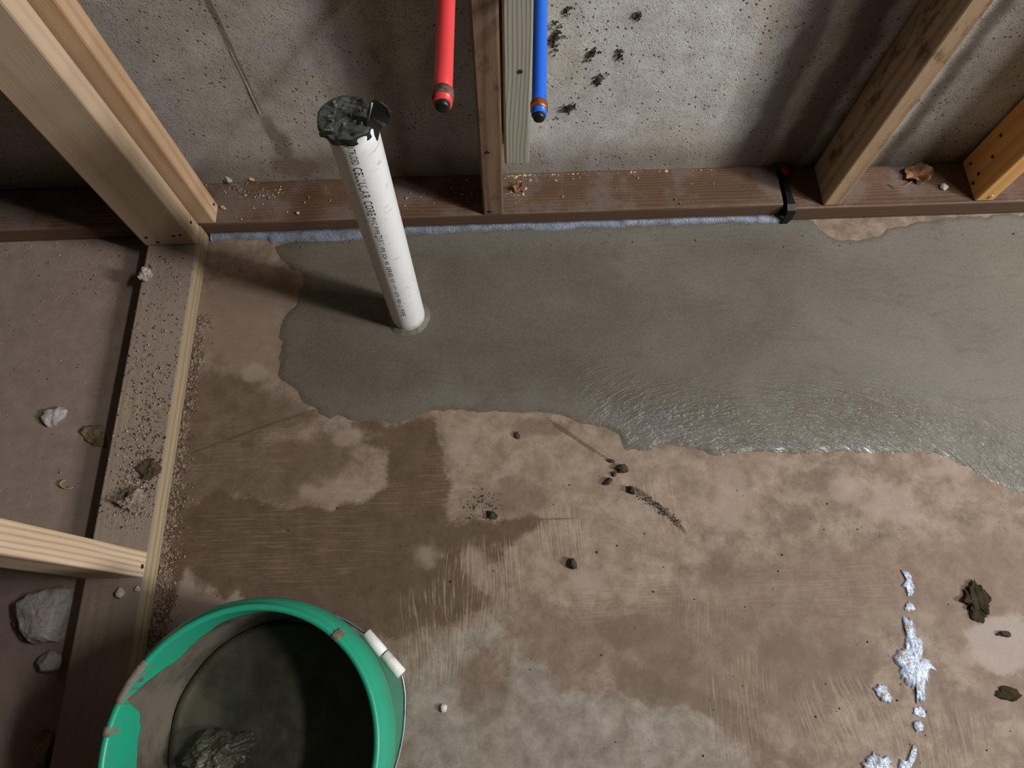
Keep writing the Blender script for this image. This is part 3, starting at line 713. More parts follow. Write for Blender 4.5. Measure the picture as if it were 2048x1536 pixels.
def pex(label, end_px, top_px, ze, zt, r, mat, ring, name, back=YW-.03, br=.05):
    A = Vector(onz(*end_px, ze)); B = Vector(onz(*top_px, zt)); d = (A-B).normalized()
    e = tag(empty(name, A), label, 'water pipe')
    pts = []
    C_ = A.copy()
    L = (A.y-(back-br))/d.y   # negative-going towards the wall
    for k in range(8): pts.append(-d*(L*k/7))
    p = pts[-1]; q = Vector((p.x, p.y+.05, p.z+.05))
    for k in range(1, 9):
        t = math.pi/2*k/8; pts.append(Vector((p.x, p.y+br*math.sin(t), p.z+br*(1-math.cos(t)))))
    top = pts[-1]
    for k in range(1, 6): pts.append(top + Vector((0, 0, k*.28)))
    link('tube', tube('tube', pts, r, 20), mat, e)
    # crimp ring a little behind the open end
    n0 = 28
    def band(nm, a, b, rr, m_, bev=.0006):
        P_ = [d*(-a), d*(-a-bev), d*(-b+bev), d*(-b)]
        return link(nm, tube(nm, P_, [rr-bev, rr, rr, rr-bev], n0), m_, e)
    band('crimp_ring', .0055, .0155, r+.0013, ring)
    band('rim', -.0008, .0016, r+.0002, mat)
    link('plug', tube('plug', [d*-.004, d*.0022, d*.0050, d*.0062], [r*.78, r*.80, r*.76, r*.5], n0), M_PLUG, e)
    return e
pex('red plastic water pipe with a black plug, left of the centre stud', (885, 208), (893, 0), .60, .592, .0086, M_PR, M_OLDC, 'water_pipe')
pex('blue plastic water pipe with a bright copper ring and black plug', (1078, 230), (1081, 0), .505, .505, .0081, M_PB, M_COP, 'water_pipe', ys_-.011, .03)

# ------------------------------------------------------------------ green bucket
BX, BY, BZ, BRR = -.2812, -.0988, .305, .1425
gb = Mt('green_plastic', .38, .45); n = gb.noise(gb.obj, 24, 5, .6); n2 = gb.noise(gb.obj, 120, 4, .65)
gc = gb.mix(gb.step(n, .4, .7, 0, .45), lin((34, 150, 116)), lin((52, 134, 110)))
gc = gb.mix(gb.step(n2, .63, .70, 0, .7), gc, lin((120, 108, 92)))
gb.color(gc); gb.bump(n2, .0006, .4)
bk = tag(empty('bucket', (BX, BY, 0)), 'green plastic bucket smeared with wet cement, with a white handle grip', 'bucket')
rb = BRR-.020
prof = [(0, .004), (rb-.004, .004), (rb-.002, .008), (BRR-.0085, BZ-.05), (BRR-.0072, BZ-.003), (BRR-.0062, BZ), (BRR-.002, BZ+.0006), (BRR, BZ-.0015), (BRR+.0004, BZ-.006), (BRR+.0035, BZ-.009), (BRR+.0062, BZ-.014), (BRR+.0082, BZ-.030), (BRR+.0088, BZ-.046), (BRR+.0080, BZ-.049), (BRR-.002, BZ-.050), (BRR-.0045, BZ-.053), (rb+.0005, .006), (rb-.003, .0005), (0, .0005)]
link('bucket_body', lathe('bucket_body', prof, 128), gb.m, bk)
# cement film inside, irregular top edge
cf = Mt('wet_cement_film', .5, .45); n = cf.noise(cf.obj, 16, 5, .6); n2 = cf.noise(cf.obj, 110, 4, .6)
cf.color(cf.mix(cf.step(n, .4, .65), lin((98, 90, 77)), lin((72, 66, 54)))); cf.bump(n2, .001, .5); cf.rough(cf.step(n, .3, .7, .62, .42))
nn = 160; v, f = [], []; K = 14
rin = lambda z: (rb-.002) + ((BRR-.0085)-(rb-.002))*(z-.008)/(BZ-.058) if z < BZ-.05 else (BRR-.0085) + .0013*(z-BZ+.05)/.047
def edge_depth(deg):
    """depth of bare green below the rim, by direction seen from above"""
    d_ = deg % 360
    key = [(0, .012), (40, .010), (75, .016), (100, .034), (125, .055), (140, .060), (150, .028), (158, .012), (165, .050), (175, .060), (190, .062), (215, .05), (270, .03), (330, .02), (360, .012)]
    for (a, x), (b, y) in zip(key, key[1:]):
        if a <= d_ <= b: return x + (y-x)*(d_-a)/(b-a)
for i in range(nn):
    a = 2*math.pi*i/nn; dz_ = edge_depth(math.degrees(a)) + .010*nz1(math.cos(a)*6+9, math.sin(a)*6+9, 101)
    zt_ = BZ - max(.006, dz_)
    for k in range(K):
        z = zt_ + (.012-zt_)*k/(K-1); th = .0004 + .0009*min(1, k/2)
        v.append(((rin(z)-th)*math.cos(a), (rin(z)-th)*math.sin(a), z))
for i in range(nn):
    j = (i+1) % nn
    for k in range(K-1): f.append((i*K+k, i*K+k+1, j*K+k+1, j*K+k))
o = link('cement_film', pydata('cement_film', v, f, True), cf.m, bk); o['label'] = 'grey cement film coating the bucket inside'
# wet cement left standing in the bucket
CLV = .182; RC = rin(CLV)-.0030
v, f = [(0, 0, CLV)], []
for k in range(1, 19):
    for i in range(64):
        a = 2*math.pi*i/64; r = RC*k/18; x_c, y_c = r*math.cos(a), r*math.sin(a)
        v.append((x_c, y_c, CLV + .0035*nz1(x_c*22+4, y_c*22+4, 103) + (.003 if k == 18 else 0)))
for i in range(64): f.append((0, 1+i, 1+(i+1) % 64))
for k in range(17):
    for i in range(64): j = (i+1) % 64; f.append((1+k*64+i, 1+(k+1)*64+i, 1+(k+1)*64+j, 1+k*64+j))
b0 = len(v)
for i in range(64): a = 2*math.pi*i/64; v.append((.118*math.cos(a), .118*math.sin(a), .010))
for i in range(64): j = (i+1) % 64; f.append((1+17*64+i, b0+i, b0+j, 1+17*64+j))
f.append(tuple(b0+i for i in range(63, -1, -1)))
sl = Mt('cement_slurry', .42, .5); n = sl.noise(sl.obj, 18, 5, .6); n2 = sl.noise(sl.obj, 140, 4, .6)
sl.color(sl.mix(sl.step(n, .4, .65), lin((78, 72, 58)), lin((58, 53, 41)))); sl.bump(n2, .0012, .5); sl.rough(sl.step(n, .3, .7, .5, .36))
tag(link('wet_cement', pydata('wet_cement', v, f, True), sl.m, None, (BX, BY, 0)), 'dark wet cement standing inside the green bucket', 'cement')
# smears over the rim
def smear(d0, d1, zlo, seed, out=True):
    v, f = [], []; n = 40
    pr = [(BRR-.0080, BZ-.030), (BRR-.0078, BZ-.008), (BRR-.0070, BZ+.0006), (BRR-.0030, BZ+.0018), (BRR+.0010, BZ+.0002), (BRR+.0020, BZ-.006), (BRR+.0052, BZ-.009)]
    for i in range(n+1):
        a = math.radians(d0 + (d1-d0)*i/n); wj = math.sin(math.pi*i/n)**.35
        for k, (r, z) in enumerate(pr):
            rc, zc = BRR-.0035, BZ-.012
            s_ = wj*(1 + .03*nz1(i*.5, k*.7, seed)) 
            th = .0012*(1+nz1(i*.6+3, k*.9+2, seed+1))*wj
            s_ = .93+.07*min(1, s_)
            if k == 0: z += -.015*wj*nz1(i*.3+1, 4, seed+2)
            v.append(((rc+(r-rc)*s_+th*.3)*math.cos(a), (rc+(r-rc)*s_+th*.3)*math.sin(a), zc+(z-zc)*s_+th*.6))
    m_ = len(pr)
    for i in range(n):
        for k in range(m_-1): f.append((i*m_+k, i*m_+k+1, (i+1)*m_+k+1, (i+1)*m_+k))
    o = link('cement_smear', pydata('cement_smear', v, f, True), cf2.m, bk); return o
cf2 = Mt('drying_cement', .75, .25); n = cf2.noise(cf2.obj, 60, 5, .65); cf2.color(cf2.mix(cf2.step(n, .4, .65), lin((120, 108, 94)), lin((88, 78, 66)))); cf2.bump(n, .002, .8)
smear(141, 160, 0, 111); smear(169, 173, 0, 114); smear(47, 51, 0, 117)
# bail handle hanging on the side towards the wall
M_WIRE = simple('steel_wire', (150, 154, 158), .35, .5, metal=.9); M_GRIP = simple('white_grip', (226, 222, 214), .5, .4)
hd = math.radians(36); hside = Vector((-math.sin(hd), math.cos(hd), 0)); ez = BZ-.062
def pol(deg, r, z): return Vector((r*math.cos(math.radians(deg)), r*math.sin(math.radians(deg)), z))
g_a, g_b = pol(49, .1455, .167), pol(23, .1535, .163)
keys = [pol(126, .147, ez), pol(112, .147, .215), pol(90, .1445, .188), pol(66, .1435, .172), g_a, g_b, pol(12, .1495, .164), pol(-8, .1450, .176), pol(-32, .1470, .205), pol(-54, .149, ez)]
def crom(K, n=8):
    out = []
    for i in range(len(K)-1):
        p0, p1, p2, p3 = K[max(i-1, 0)], K[i], K[i+1], K[min(i+2, len(K)-1)]
        for k in range(n):
            t = k/n; out.append(.5*((2*p1)+(p2-p0)*t+(2*p0-5*p1+4*p2-p3)*t*t+(3*p1-p0-3*p2+p3)*t**3))
    return out+[K[-1]]
wire_a = crom(keys[:5]); wire_b = crom(keys[5:])
hn = link('handle', tube('handle', wire_a+[g_a.lerp(g_b, k/4) for k in (1, 2, 3)]+wire_b, .0020, 8), M_WIRE, bk)
for ta, tb in ((0, .49), (.515, 1)): 
    P_ = [g_a.lerp(g_b, ta), g_a.lerp(g_b, ta+.01), g_a.lerp(g_b, tb-.01), g_a.lerp(g_b, tb)]
    link('grip', tube('grip', P_, [.0062, .0072, .0072, .0062], 16), M_GRIP, hn)
for sgn in (-1, 1):
    p = hside*sgn*(BRR+.0005)
    bm = bmesh.new(); bmesh.ops.create_cone(bm, cap_ends=True, segments=20, radius1=.013, radius2=.010, depth=.010)
    q = (hside*sgn).to_track_quat('Z', 'Y').to_euler()
    link('ear', mesh_of(bm, 'ear', False), gb.m, bk, (p.x, p.y, ez), q)

# ------------------------------------------------------------------ rocks, clods and crumbs
def rockmat(name, c, d, bump=.003):
    m = Mt(name, .9, .15); n = m.noise(m.obj, 45, 5, .65); n2 = m.noise(m.obj, 260, 3, .6)
    cc = m.mix(m.step(n, .4, .7), lin(c), lin(d)); cc = m.mix(m.step(n2, .6, .7, 0, .5), cc, lin(tuple(v*.6 for v in d)))
    m.color(cc); m.bump(m.math('ADD', n, m.math('MULTIPLY', n2, .3)), bump, .7); return m.m
M_ROCK = rockmat('broken_concrete', (176, 164, 156), (142, 130, 120)); M_ROCKB = rockmat('brown_stone', (132, 112, 88), (98, 82, 62)); M_CLOD = rockmat('wet_mortar_clod', (70, 64, 54), (44, 40, 33), .002)
M_MUD = rockmat('dark_mud', (58, 48, 32), (38, 32, 20), .003); M_PALE = rockmat('pale_chip', (206, 194, 178), (170, 156, 140), .002)
def rock_mesh(name, sx, sy, sz, seed, sub=3, cuts=5, rough=.12):
    rs = random.Random(seed); bm = bmesh.new(); bmesh.ops.create_icosphere(bm, subdivisions=sub, radius=1)
    for _ in range(cuts):
        n = Vector((rs.uniform(-1, 1), rs.uniform(-1, 1), rs.uniform(-.4, 1))).normalized(); d = rs.uniform(.55, .85)
        for v in bm.verts:
            k = v.co.dot(n)
            if k > d: v.co -= n*(k-d)*.95
    for v in bm.verts:
        c = v.co; k = 1 + rough*nz1(c.x*2.3+seed, c.y*2.3+c.z*1.7, seed % 97) + .4*rough*nz1(c.x*6+c.z*4, c.y*6, seed % 89+3)
        v.co = Vector((c.x*k*sx, c.y*k*sy, max(c.z*k, -.55)*sz))
    zmin = min(v.co.z for v in bm.verts)
    for v in bm.verts: v.co.z -= zmin
    return mesh_of(bm, name, False)
def prism_rock(name, outline, h, seed, taper=.82, rough=.0025):
    """angular stone from a measured outline (pixels on the floor) with sloped, chipped sides"""
    P = [Vector((*p, 0)) for p in fl(outline)]; c = sum(P, Vector())/len(P)
    lv = [(1.0, 0), (1.04, .3), (1.0, .65), (.93, .88), (taper, 1.0), (taper*.8, 1.02), (taper*.6, 1.03), (taper*.4, 1.04), (taper*.2, 1.05)]
    dense = []
    for i in range(len(P)):
        a, b = P[i], P[(i+1) % len(P)]
        for k in range(5): dense.append(a.lerp(b, k/5)-c)
    n = len(dense); v, f = [], []
    for s_, hh in lv:
        for i, p in enumerate(dense):
            jx, jy, jz = (nz1(p.x*s_*110+seed, p.y*s_*110+hh*3, seed), nz1(p.x*s_*110+9, p.y*s_*110+seed+hh*3, seed+1), nz1(p.x*s_*75+5, p.y*s_*75, seed+2))
            v.append((p.x*s_+rough*jx, p.y*s_+rough*jy, h*hh + (rough*1.6*jz if hh else 0)))
    v.append((0, 0, h*1.05))
    for k in range(len(lv)-1):
        for i in range(n): j = (i+1) % n; f.append((k*n+i, k*n+j, (k+1)*n+j, (k+1)*n+i))
    b0 = (len(lv)-1)*n
    for i in range(n): f.append((b0+i, b0+(i+1) % n, len(v)-1))
    f.append(tuple(range(n-1, -1, -1)))
    return pydata(name, v, f), c
def put_prism(name, outline, h, seed, mat, label, cat='rock', **k):
    me, c = prism_rock(name, outline, h, seed, **k)
    return tag(link(name, me, mat, None, (c.x, c.y, 0.0003)), label, cat)
put_prism('rock', [(57,1207),(80,1190),(97,1186),(135,1176),(147,1180),(146,1205),(138,1232),(126,1275),(122,1281),(84,1286),(66,1262),(58,1230)], .036, 201, M_ROCK, 'large angular grey concrete rock beside the left plate')
put_prism('rock', [(34,1245),(42,1240),(52,1252),(66,1275),(62,1284),(50,1282)], .012, 205, M_ROCKB, 'small tan stone sliver tucked against the large grey rock')
def put_rock(name, px, sx, sy, sz, seed, mat, label, cat='rock', z=0., rz=0., sub=3, rough=.12, group=None):
    p = onz(*px, z); o = link(name, rock_mesh(name, sx, sy, sz, seed, sub, 5, rough), mat, None, (p[0], p[1], z+.0002), (0, 0, rz)); return tag(o, label, cat, group)
put_rock('rock', (105, 1326), .0175, .0175, .016, 213, M_ROCK, 'round pale pebble below the large grey rock')
put_rock('rock', (88, 1500), .022, .030, .014, 217, M_ROCKB, 'dim brown stone in the shadow at the foot of the left plate', rz=.3)
put_prism('rock', [(86,838),(93,825),(124,816),(136,822),(133,834),(112,852),(98,855)], .009, 221, M_ROCK, 'flat pale stone chip lying alone on the floor behind the plate')
put_prism('rock', [(158,862),(172,853),(204,852),(212,868),(212,893),(190,892),(172,880)], .005, 225, M_ROCKB, 'flat brown flake half under the shadow of the left plate')
put_rock('stone_chip', (243, 1186), .007, .009, .007, 231, M_PALE, 'pinkish stone chip on the left plate in front of the striped stud', 'stone chip', T, .5)
put_rock('stone_chip', (277, 1178), .0042, .004, .004, 233, M_PALE, 'tiny white chip near the edge of the left plate by the striped stud', 'stone chip', T)
put_rock('dirt_clod', (268, 1002), .020, .014, .012, 235, rockmat('pinkish_clod', (150, 130, 120), (108, 92, 82)), 'crumbly pinkish dirt clod on the left plate above the striped stud', 'dirt clod', T, .2, sub=4, rough=.6)
put_rock('dirt_clod', (300, 938), .016, .014, .006, 237, rockmat('brown_clod', (96, 80, 62), (66, 54, 40)), 'dark brown soil clod on the left plate near its right edge', 'dirt clod', T, .2, sub=4, rough=.7)
put_rock('dirt_clod', (294, 552), .010, .012, .009, 239, M_ROCK, 'pale lumpy clod on the left edge of the plate below the corner stud', 'dirt clod', T, .2, sub=4, rough=.5)
# curled shaving
cp = onz(138, 970); pts = [(.0105*math.cos(t)*(1+.2*t/5), .0065*math.sin(t), .002+.0008*t) for t in [2.2+.32*k for k in range(13)]]
tag(link('wood_shaving', tube('wood_shaving', pts, [.0006]+[.0013]*11+[.0005], 6), simple('tan_shaving', (176, 140, 98), .7, .2), None, (cp[0], cp[1], 0), (0, 0, -.3)), 'curled tan wood shaving on the floor behind the left plate', 'shaving')
clods = [((1245,938), .010, .007, .008, 'dark mortar clod at the top of the small cluster on the tan floor'), ((1217,964), .0085, .005, .006, 'dark mortar clod at the left of the small cluster on the tan floor'), ((1228,948), .0045, .004, .004, 'tiny mortar crumb inside the small clod cluster'), ((1262,981), .007, .006, .007, 'dark mortar clod at the bottom right of the small cluster'), ((1222,922), .007, .003, .003, 'thin dark smear of mortar above the clod cluster'), ((1146,1128), .0062, .009, .008, 'lone dark oval clod on the tan floor below the cluster'), ((985,1030), .006, .010, .006, 'dark clod at the edge of the gritty mortar smear'), ((1035,871), .007, .005, .004, 'small dark clod near the edge of the fresh concrete patch'), ((888,1416), .005, .006, .005, 'small pale pebble on the grey floor beside the bucket')]
for k, (px, sx, sy, sz, lb) in enumerate(clods):
    put_rock('pebble' if 'pebble' in lb else 'mortar_clod', px, sx, sy, sz, 240+k*3, M_PALE if 'pebble' in lb else M_CLOD, lb, 'clod' if 'clod' in lb else ('pebble' if 'pebble' in lb else 'crumb'), rz=k*.7, sub=3, rough=.3)
put_rock('mud_clump', (1951, 1203), .018, .021, .006, 271, M_MUD, 'dark brown mud clump on the floor right of the water splashes', 'mud', rough=.8, sub=4)
put_rock('mud_clump', (2016, 1387), .019, .010, .004, 275, M_MUD, 'small olive mud smear near the right edge below the mud clump', 'mud', rough=.4)
put_rock('mud_clump', (2008, 1268), .011, .0045, .004, 279, M_CLOD, 'thin dark mud bit on the pale pit at the right edge', 'mud', rough=.5)
lmp = tag(link('mortar_lump', rock_mesh('mortar_lump', .034, .027, .022, 283, 5, 2, .5), sl.m, None, (BX-.058, BY-.016, CLV+.0012), (0, 0, .3)), 'lumpy wet mortar lump on the cement inside the green bucket', 'mortar')
# mortar drag mark by the clods
def crumbs(name, label, n, sampler, smin, smax, mat, cat, seed, kind='stuff', parent=None, flat=.6):
    rs = random.Random(seed); V, Fc = [], []
    ico = [(0, 0, 1), (.9, 0, 0), (.28, .85, .1), (-.72, .53, 0), (-.72, -.53, .1), (.28, -.85, 0), (0, 0, -.6)]
    fs = [(0, 1, 2), (0, 2, 3), (0, 3, 4), (0, 4, 5), (0, 5, 1), (6, 2, 1), (6, 3, 2), (6, 4, 3), (6, 5, 4), (6, 1, 5)]
    for _ in range(n):
        p = sampler(rs)
        if p is None: continue
        s_ = smin*(smax/smin)**(rs.random()**2.2); a = rs.uniform(0, 6.28); ca, sa = math.cos(a), math.sin(a); asp = rs.uniform(.5, 1)
        b = len(V)
        for q in ico:
            x, y, z = q[0]*s_*(1+rs.uniform(-.25, .25)), q[1]*s_*asp*(1+rs.uniform(-.25, .25)), q[2]*s_*flat
            V.append((p[0]+x*ca-y*sa, p[1]+x*sa+y*ca, p[2]+z+s_*flat*.45))
        Fc += [tuple(b+i for i in t) for t in fs]
    o = link(name, pydata(name, V, Fc), mat, parent)
    return tag(o, label, cat, kind=kind)
def varied(name, a, b, c):
    m = Mt(name, .9, .15); n = m.voro(m.geo(), 260, out='Color'); r_ = m.sep(n)[0]
    m.color(m.ramp(r_, [(.15, a), (.5, b), (.85, c)])); return m.m
M_DIRT = varied('dirt_crumbs', (96, 80, 64), (138, 118, 100), (178, 158, 138)); M_DK = varied('dark_crumbs', (58, 46, 36), (92, 76, 60), (140, 120, 100)); M_GRAV = varied('brown_grit', (84, 68, 54), (122, 103, 86), (156, 136, 116)); M_DKM = varied('mixed_crumbs', (62, 50, 40), (124, 104, 88), (172, 152, 132)); M_SAW = varied('sawdust', (150, 118, 82), (196, 160, 116), (214, 186, 146))
lo_, hi_ = Vector((a0[0], a0[1], 0)), ld
def on_left_plate(rs):
    # denser in the middle stretch of the plate
    t = rs.choice([rs.uniform(.02, .30), rs.gauss(.33, .07), rs.gauss(.36, .10), rs.gauss(.42, .05), rs.gauss(.44, .03)])
    u_ = rs.random() if t < .25 else min(.97, max(.04, rs.gauss(.42, .24)))
    if t < .01 or t > .62 or (.50 < t < .62 and rs.random() < .85): return None
    p = Vector((a0[0], a0[1], 0)) + ld*t + n_left*W*u_
    return (p.x, p.y, T)
crumbs('dirt_crumbs', 'loose dirt crumbs scattered over the top of the left plate', 3600, on_left_plate, .0005, .0030, M_DKM, 'dirt', 301)
def beside_plate(rs):
    t = rs.uniform(.12, .74); w_ = abs(rs.gauss(0, .010))*(1 + 2.2*max(0, t-.35))
    p = Vector((a0[0], a0[1], 0)) + ld*t - n_left*(.001+w_); return (p.x, p.y, 0)
crumbs('gravel_ridge', 'ridge of gritty dirt along the right foot of the left plate', 4200, beside_plate, .0007, .0030, M_GRAV, 'gravel', 303)
def left_floor(rs):
    px = rs.uniform(0, 265); py = 490 + 560*rs.random()**2.0
    if rs.random() < .25: px, py = rs.gauss(185, 45), rs.gauss(545, 22)
    p = onz(px, py); lx = a0[0] + (p[1]-a0[1])*ld.x/ld.y - W - .004
    return (p[0], p[1], 0) if p[0] < lx and p[1] < YF-.004 else None
crumbs('floor_grit', 'fine grit scattered over the floor behind the left plate', 420, left_floor, .0006, .0030, M_DIRT, 'grit', 304)
def right_floor(rs):
    px = rs.uniform(420, 2048); py = rs.uniform(920 if px < 1700 else 1040, 1536); p = onz(px, py)
    if math.hypot(p[0]-BX, p[1]-BY) < .16: return None
    return (p[0], p[1], 0)
crumbs('floor_specks', 'dark specks of grit scattered over the brown floor in front of the patch', 170, right_floor, .0006, .0024, M_CLOD, 'grit', 305)
def on_back(x0, x1, y0, y1, g=0):
    def s(rs):
        px = rs.uniform(x0, x1); py = rs.uniform(y0, y1); p = onz(px, py, T)
        return (p[0], min(p[1], YF+W-.004), T) if p[1] > YF+.004 else None
    return s
def back_mix(rs):
    k = rs.random()
    if k < .35: q = (rs.gauss(470, 26), rs.gauss(378, 9))
    elif k < .5: q = (rs.gauss(545, 18), rs.gauss(388, 7))
    elif k < .7: q = (rs.uniform(440, 960), rs.uniform(372, 440))
    elif k < .85: q = (rs.uniform(800, 960), rs.uniform(358, 400))
    else: q = (rs.uniform(1090, 1500), rs.uniform(345, 410))
    p = onz(*q, T)
    if not (YF+.004 < p[1]): return None
    return (p[0], min(p[1], YF+W-.004), T)
crumbs('plate_debris', 'soil and crumbs heaped along the dark plate near the corner studs', 420, back_mix, .0007, .0042, M_DIRT, 'debris', 306)
def chips_mix(rs):
    q = (rs.gauss(1050, 26), rs.gauss(350, 6)) if rs.random() < .5 else (rs.uniform(1010, 1560), rs.gauss(343-(rs.random())*4, 2))
    if rs.random() < .3: q = (rs.gauss(1035, 14), rs.gauss(385, 12))
    p = onz(*q, T)
    if p[1] < YF+.004 or p[0] < c1+.002: return None
    return (p[0], min(p[1], YF+W-.003), T)
crumbs('wood_chips', 'pale wood chips along the wall below the grey board', 170, chips_mix, .0008, .0050, M_SAW, 'wood chips', 307, flat=.35)
def gasket_grit(rs):
    q = (rs.uniform(560, 740), rs.gauss(478, 6)) if rs.random() < .5 else (rs.uniform(440, 2040), rs.uniform(466, 500)); p = onz(*q)
    return (p[0], p[1], .002) if p[1] < YF-.012 else None
crumbs('cement_grit', 'tiny cement crumbs along the top edge of the fresh patch', 200, gasket_grit, .0006, .0028, pm.m, 'grit', 308)
# mortar crumbs beside the clods
def drag(rs):
    t = rs.random(); q = (1265+95*t+rs.gauss(0, 5), 978+70*t+rs.gauss(0, 4)) if rs.random() < .6 else (rs.gauss(960, 25), rs.gauss(1010, 18))
    p = onz(*q); return (p[0], p[1], 0)
crumbs('mortar_grit', 'gritty mortar drag marks on the tan floor beside the clods', 700, drag, .0005, .0024, M_CLOD, 'mortar', 309, flat=.4)

# chunks on the back plate by the corner
put_rock('stone_chip', (458, 362), .0085, .007, .010, 321, M_ROCK, 'grey stone chunk on the dark plate beside the corner studs', 'stone chip', T)
put_rock('stone_chip', (502, 360), .008, .006, .007, 323, rockmat('tan_chip', (206, 168, 108), (160, 122, 76)), 'tan chunk on the dark plate right of the grey chunk', 'stone chip', T)
put_rock('wood_chip', (446, 416), .0065, .0035, .003, 327, M_SAW, 'pale wood chip on the dark plate at the foot of the rear corner stud', 'wood chip', T, -.5)
put_rock('wood_chip', (596, 428), .0038, .0036, .003, 329, M_SAW, 'lone yellow wood chip on the dark plate left of the drain pipe', 'wood chip', T, .4)
put_rock('stone_chip', (1886, 376), .0075, .007, .006, 331, M_PALE, 'pinkish stone bit on the plate beside the dried leaf', 'stone chip', T)

# ------------------------------------------------------------------ dried leaves
lm = Mt('dry_leaf', .7, .25); n = lm.noise(lm.obj, 70, 4); lm.color(lm.mix(lm.step(n, .4, .65), lin((150, 108, 72)), lin((96, 66, 42))))
def leaf(name, px, size, seed, rz, label, lobes=5, z=T):
    p = onz(*px, z); n = 9; m_ = 44; v, f = [(0, 0, .004)], []
    for k in range(1, n+1):
        for i in range(m_):
            a = 2*math.pi*i/m_; r = size*(.62+.30*abs(math.cos(a*lobes/2))+.14*nz1(math.cos(a)*3+seed, math.sin(a)*3, seed))*k/n
            x, y = r*math.cos(a), r*math.sin(a)*.8
            zz = .0015 + .30*abs(r)*abs(math.sin(a*lobes/2+.4)) + .009*(nz1(x*80+seed, y*80, seed+1)+.5)*k/n
            v.append((x, y, max(.0006, zz)))
    for i in range(m_): f.append((0, 1+i, 1+(i+1) % m_))
    for k in range(n-1):
        for i in range(m_): j = (i+1) % m_; f.append((1+k*m_+i, 1+(k+1)*m_+i, 1+(k+1)*m_+j, 1+k*m_+j))
    e = tag(empty(name, (p[0], p[1], z), rz), label, 'leaf')
    b = link('leaf_blade', pydata('leaf_blade', v, f, True), lm.m, e); md = b.modifiers.new('t', 'SOLIDIFY'); md.thickness = .0004; md.offset = 1
    st = [(-size*.2, -size*.3, .003), (-size*.9, -size*.75, .004), (-size*1.5, -size*.8, .003), (-size*1.8, -size*.55, .0022)] if size > .02 else [(0, -size*.3, .003), (size*.3, -size*.8, .004), (size*.5, -size*1.2, .002)]
    link('stalk', tube('stalk', st, [.0012, .0009, .0009, .0006][:len(st)], 6), lm.m, e)
    return e
leaf('dried_leaf', (1832, 352), .032, 401, 0., 'crumpled brown dried leaf on the plate between the two right studs')
leaf('dried_leaf', (1034, 378), .0125, 407, .6, 'small curled orange-brown leaf on the plate right of the centre stud', 3)

# ------------------------------------------------------------------ soil splats stuck on the wall
M_SPL = varied('wall_soil', (48, 42, 32), (84, 76, 60), (120, 112, 94))
def splat(px, rx, ry, n, seed, label):
    c = ony(*px, YW); rs = random.Random(seed); V, Fc = [], []
    for _ in range(n):
        a = rs.uniform(0, 6.28); r = abs(rs.gauss(0, .5)); x = rx*r*math.cos(a); z = ry*r*math.sin(a) + .4*x
        ln = rs.uniform(.0015, .0045); th = rs.uniform(.0005, .0012); d_ = rs.uniform(-1.2, 1.2)+math.pi/2
        dx, dz = math.cos(d_), math.sin(d_); b = len(V)
        for (u_, w_, o_) in ((-1, -1, 0), (1, -1, 0), (1, 1, 0), (-1, 1, 0), (-.6, 0, 1), (.6, 0, 1)):
            V.append((x+dx*ln*u_*.5-dz*th*w_, -(.0006+.0012*o_*rs.random()) if o_ else .0015, z+dz*ln*u_*.5+dx*th*w_))
        Fc += [tuple(b+i for i in t) for t in ((0, 1, 5, 4), (2, 3, 4, 5), (1, 2, 5), (3, 0, 4))]
    tag(link('soil_splat', pydata('soil_splat', V, Fc), M_SPL, None, (c[0], YW-.0015, c[2])), label, 'soil splat')
splat((1110, 75), .013, .026, 120, 501, 'tall dark soil splat on the wall just right of the blue pipe')
splat((1182, 108), .010, .011, 60, 502, 'round dark soil splat on the wall up and right of the forked one')
splat((1197, 158), .014, .018, 60, 503, 'forked dark soil splat on the wall above the round shaggy one')
splat((1136, 217), .017, .015, 110, 504, 'shaggy round soil splat on the wall level with the blue pipe end')
splat((1134, 18), .007, .010, 30, 505, 'small soil splat on the wall at the top beside the blue pipe')
splat((1240, 108), .009, .012, 25, 506, 'faint soil splat on the wall right of the forked one')
splat((1275, 32), .007, .012, 25, 507, 'faint soil streak on the wall near the top, rightmost of the splats')

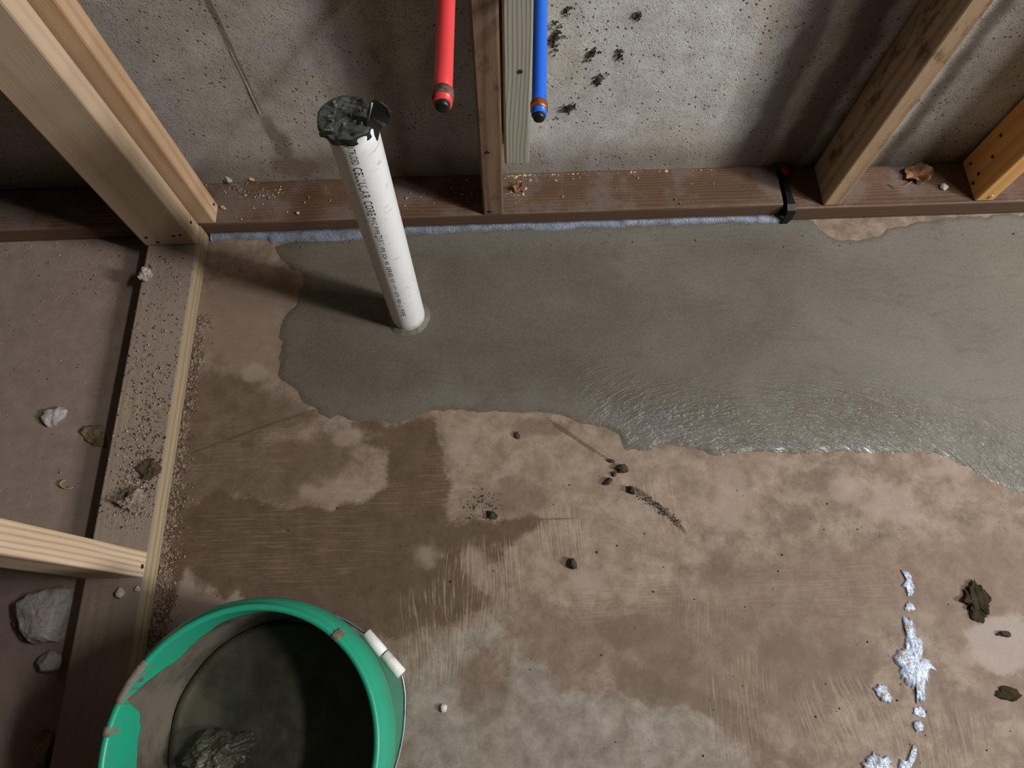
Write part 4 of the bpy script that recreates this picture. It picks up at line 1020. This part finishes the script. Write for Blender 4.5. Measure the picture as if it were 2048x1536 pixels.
# ------------------------------------------------------------------ water splashes
wt = Mt('reflection_tinted_water', .08, .6); n = wt.noise(wt.geo(), 90, 4, .6)
wt.color(wt.mix(wt.step(n, .40, .62), lin((168, 182, 204)), lin((150, 142, 138)))); wt.bump(wt.noise(wt.geo(), 130, 3, .6), .004, .6)  # bluish-white reflection of the lamp painted into the splash colour
def splash(outline, label, h=.0022, seed=0, spiky=.12):
    P = [Vector((*p, 0)) for p in fl(outline)]; c = sum(P, Vector())/len(P); n0 = len(P); dense, raw = [], []
    for i in range(n0):
        a, b = P[i], P[(i+1) % n0]
        for k in range(9):
            q = a.lerp(b, k/9)-c; q *= 1 + spiky*1.8*nz1(q.x*420+seed, q.y*420, 601+seed); dense.append(q); raw.append(a.lerp(b, k/9)-c)
    n = len(dense); v, f = [], []
    lv = [(1, -.0005), (.96, .45), (.82, .8), (.66, .9), (.5, .95), (.33, 1), (.16, 1.0)]
    for s_, hh in lv:
        for q in (dense if s_ > .9 else raw): v.append((q.x*s_, q.y*s_, h*hh*(1+.7*nz1(q.x*s_*160, q.y*s_*160, 620+seed)) if hh > 0 else -.0005))
    v.append((0, 0, h*1.05))
    for k in range(len(lv)-1):
        for i in range(n): j = (i+1) % n; f.append((k*n+i, k*n+j, (k+1)*n+j, (k+1)*n+i))
    b0 = (len(lv)-1)*n
    for i in range(n): f.append((b0+i, b0+(i+1) % n, len(v)-1))
    tag(link('water_splash', pydata('water_splash', v, f, True), wt.m, None, (c.x, c.y, .0006)), label, 'water splash')
splash([(1801,1140),(1812,1142),(1822,1148),(1824,1168),(1829,1170),(1826,1188),(1815,1192),(1810,1175),(1803,1172),(1811,1160),(1810,1152)], 'thin topmost water splash in the line down the right floor', .0016, 1)
splash([(1809,1210),(1818,1204),(1828,1210),(1830,1220),(1820,1224),(1810,1220)], 'small round dull water drop below the topmost splash', .0010, 2, .2)
splash([(1804,1238),(1812,1230),(1826,1238),(1828,1250),(1832,1270),(1842,1276),(1846,1300),(1843,1315),(1858,1320),(1866,1332),(1870,1336),(1858,1342),(1858,1356),(1850,1376),(1848,1400),(1832,1400),(1832,1380),(1812,1370),(1800,1352),(1798,1335),(1788,1322),(1786,1310),(1796,1300),(1808,1296),(1812,1270),(1808,1256)], 'large bluish-white water splash in the middle of the line', .0030, 3, .10)
splash([(1747,1378),(1756,1368),(1772,1370),(1776,1384),(1784,1396),(1780,1406),(1762,1402),(1755,1392)], 'small bluish water splash just left of the large one', .0024, 4)
splash([(1826,1416),(1840,1412),(1852,1424),(1850,1436),(1836,1434),(1826,1428)], 'flat grey water drop below the large splash', .0007, 5)
splash([(1826,1444),(1838,1440),(1847,1450),(1844,1462),(1832,1464),(1826,1454)], 'bright blue-white round water drop below the grey one', .0024, 6, .05)
splash([(1824,1492),(1834,1494),(1832,1512),(1822,1536),(1818,1560),(1800,1560),(1796,1530),(1800,1518),(1810,1528),(1818,1510)], 'narrow water trickle at the bottom of the line', .0018, 7)
splash([(1722,1530),(1732,1520),(1745,1506),(1760,1510),(1776,1516),(1786,1540),(1770,1570),(1720,1570)], 'spiky water splash at the bottom edge left of the trickle', .0026, 8, .2)
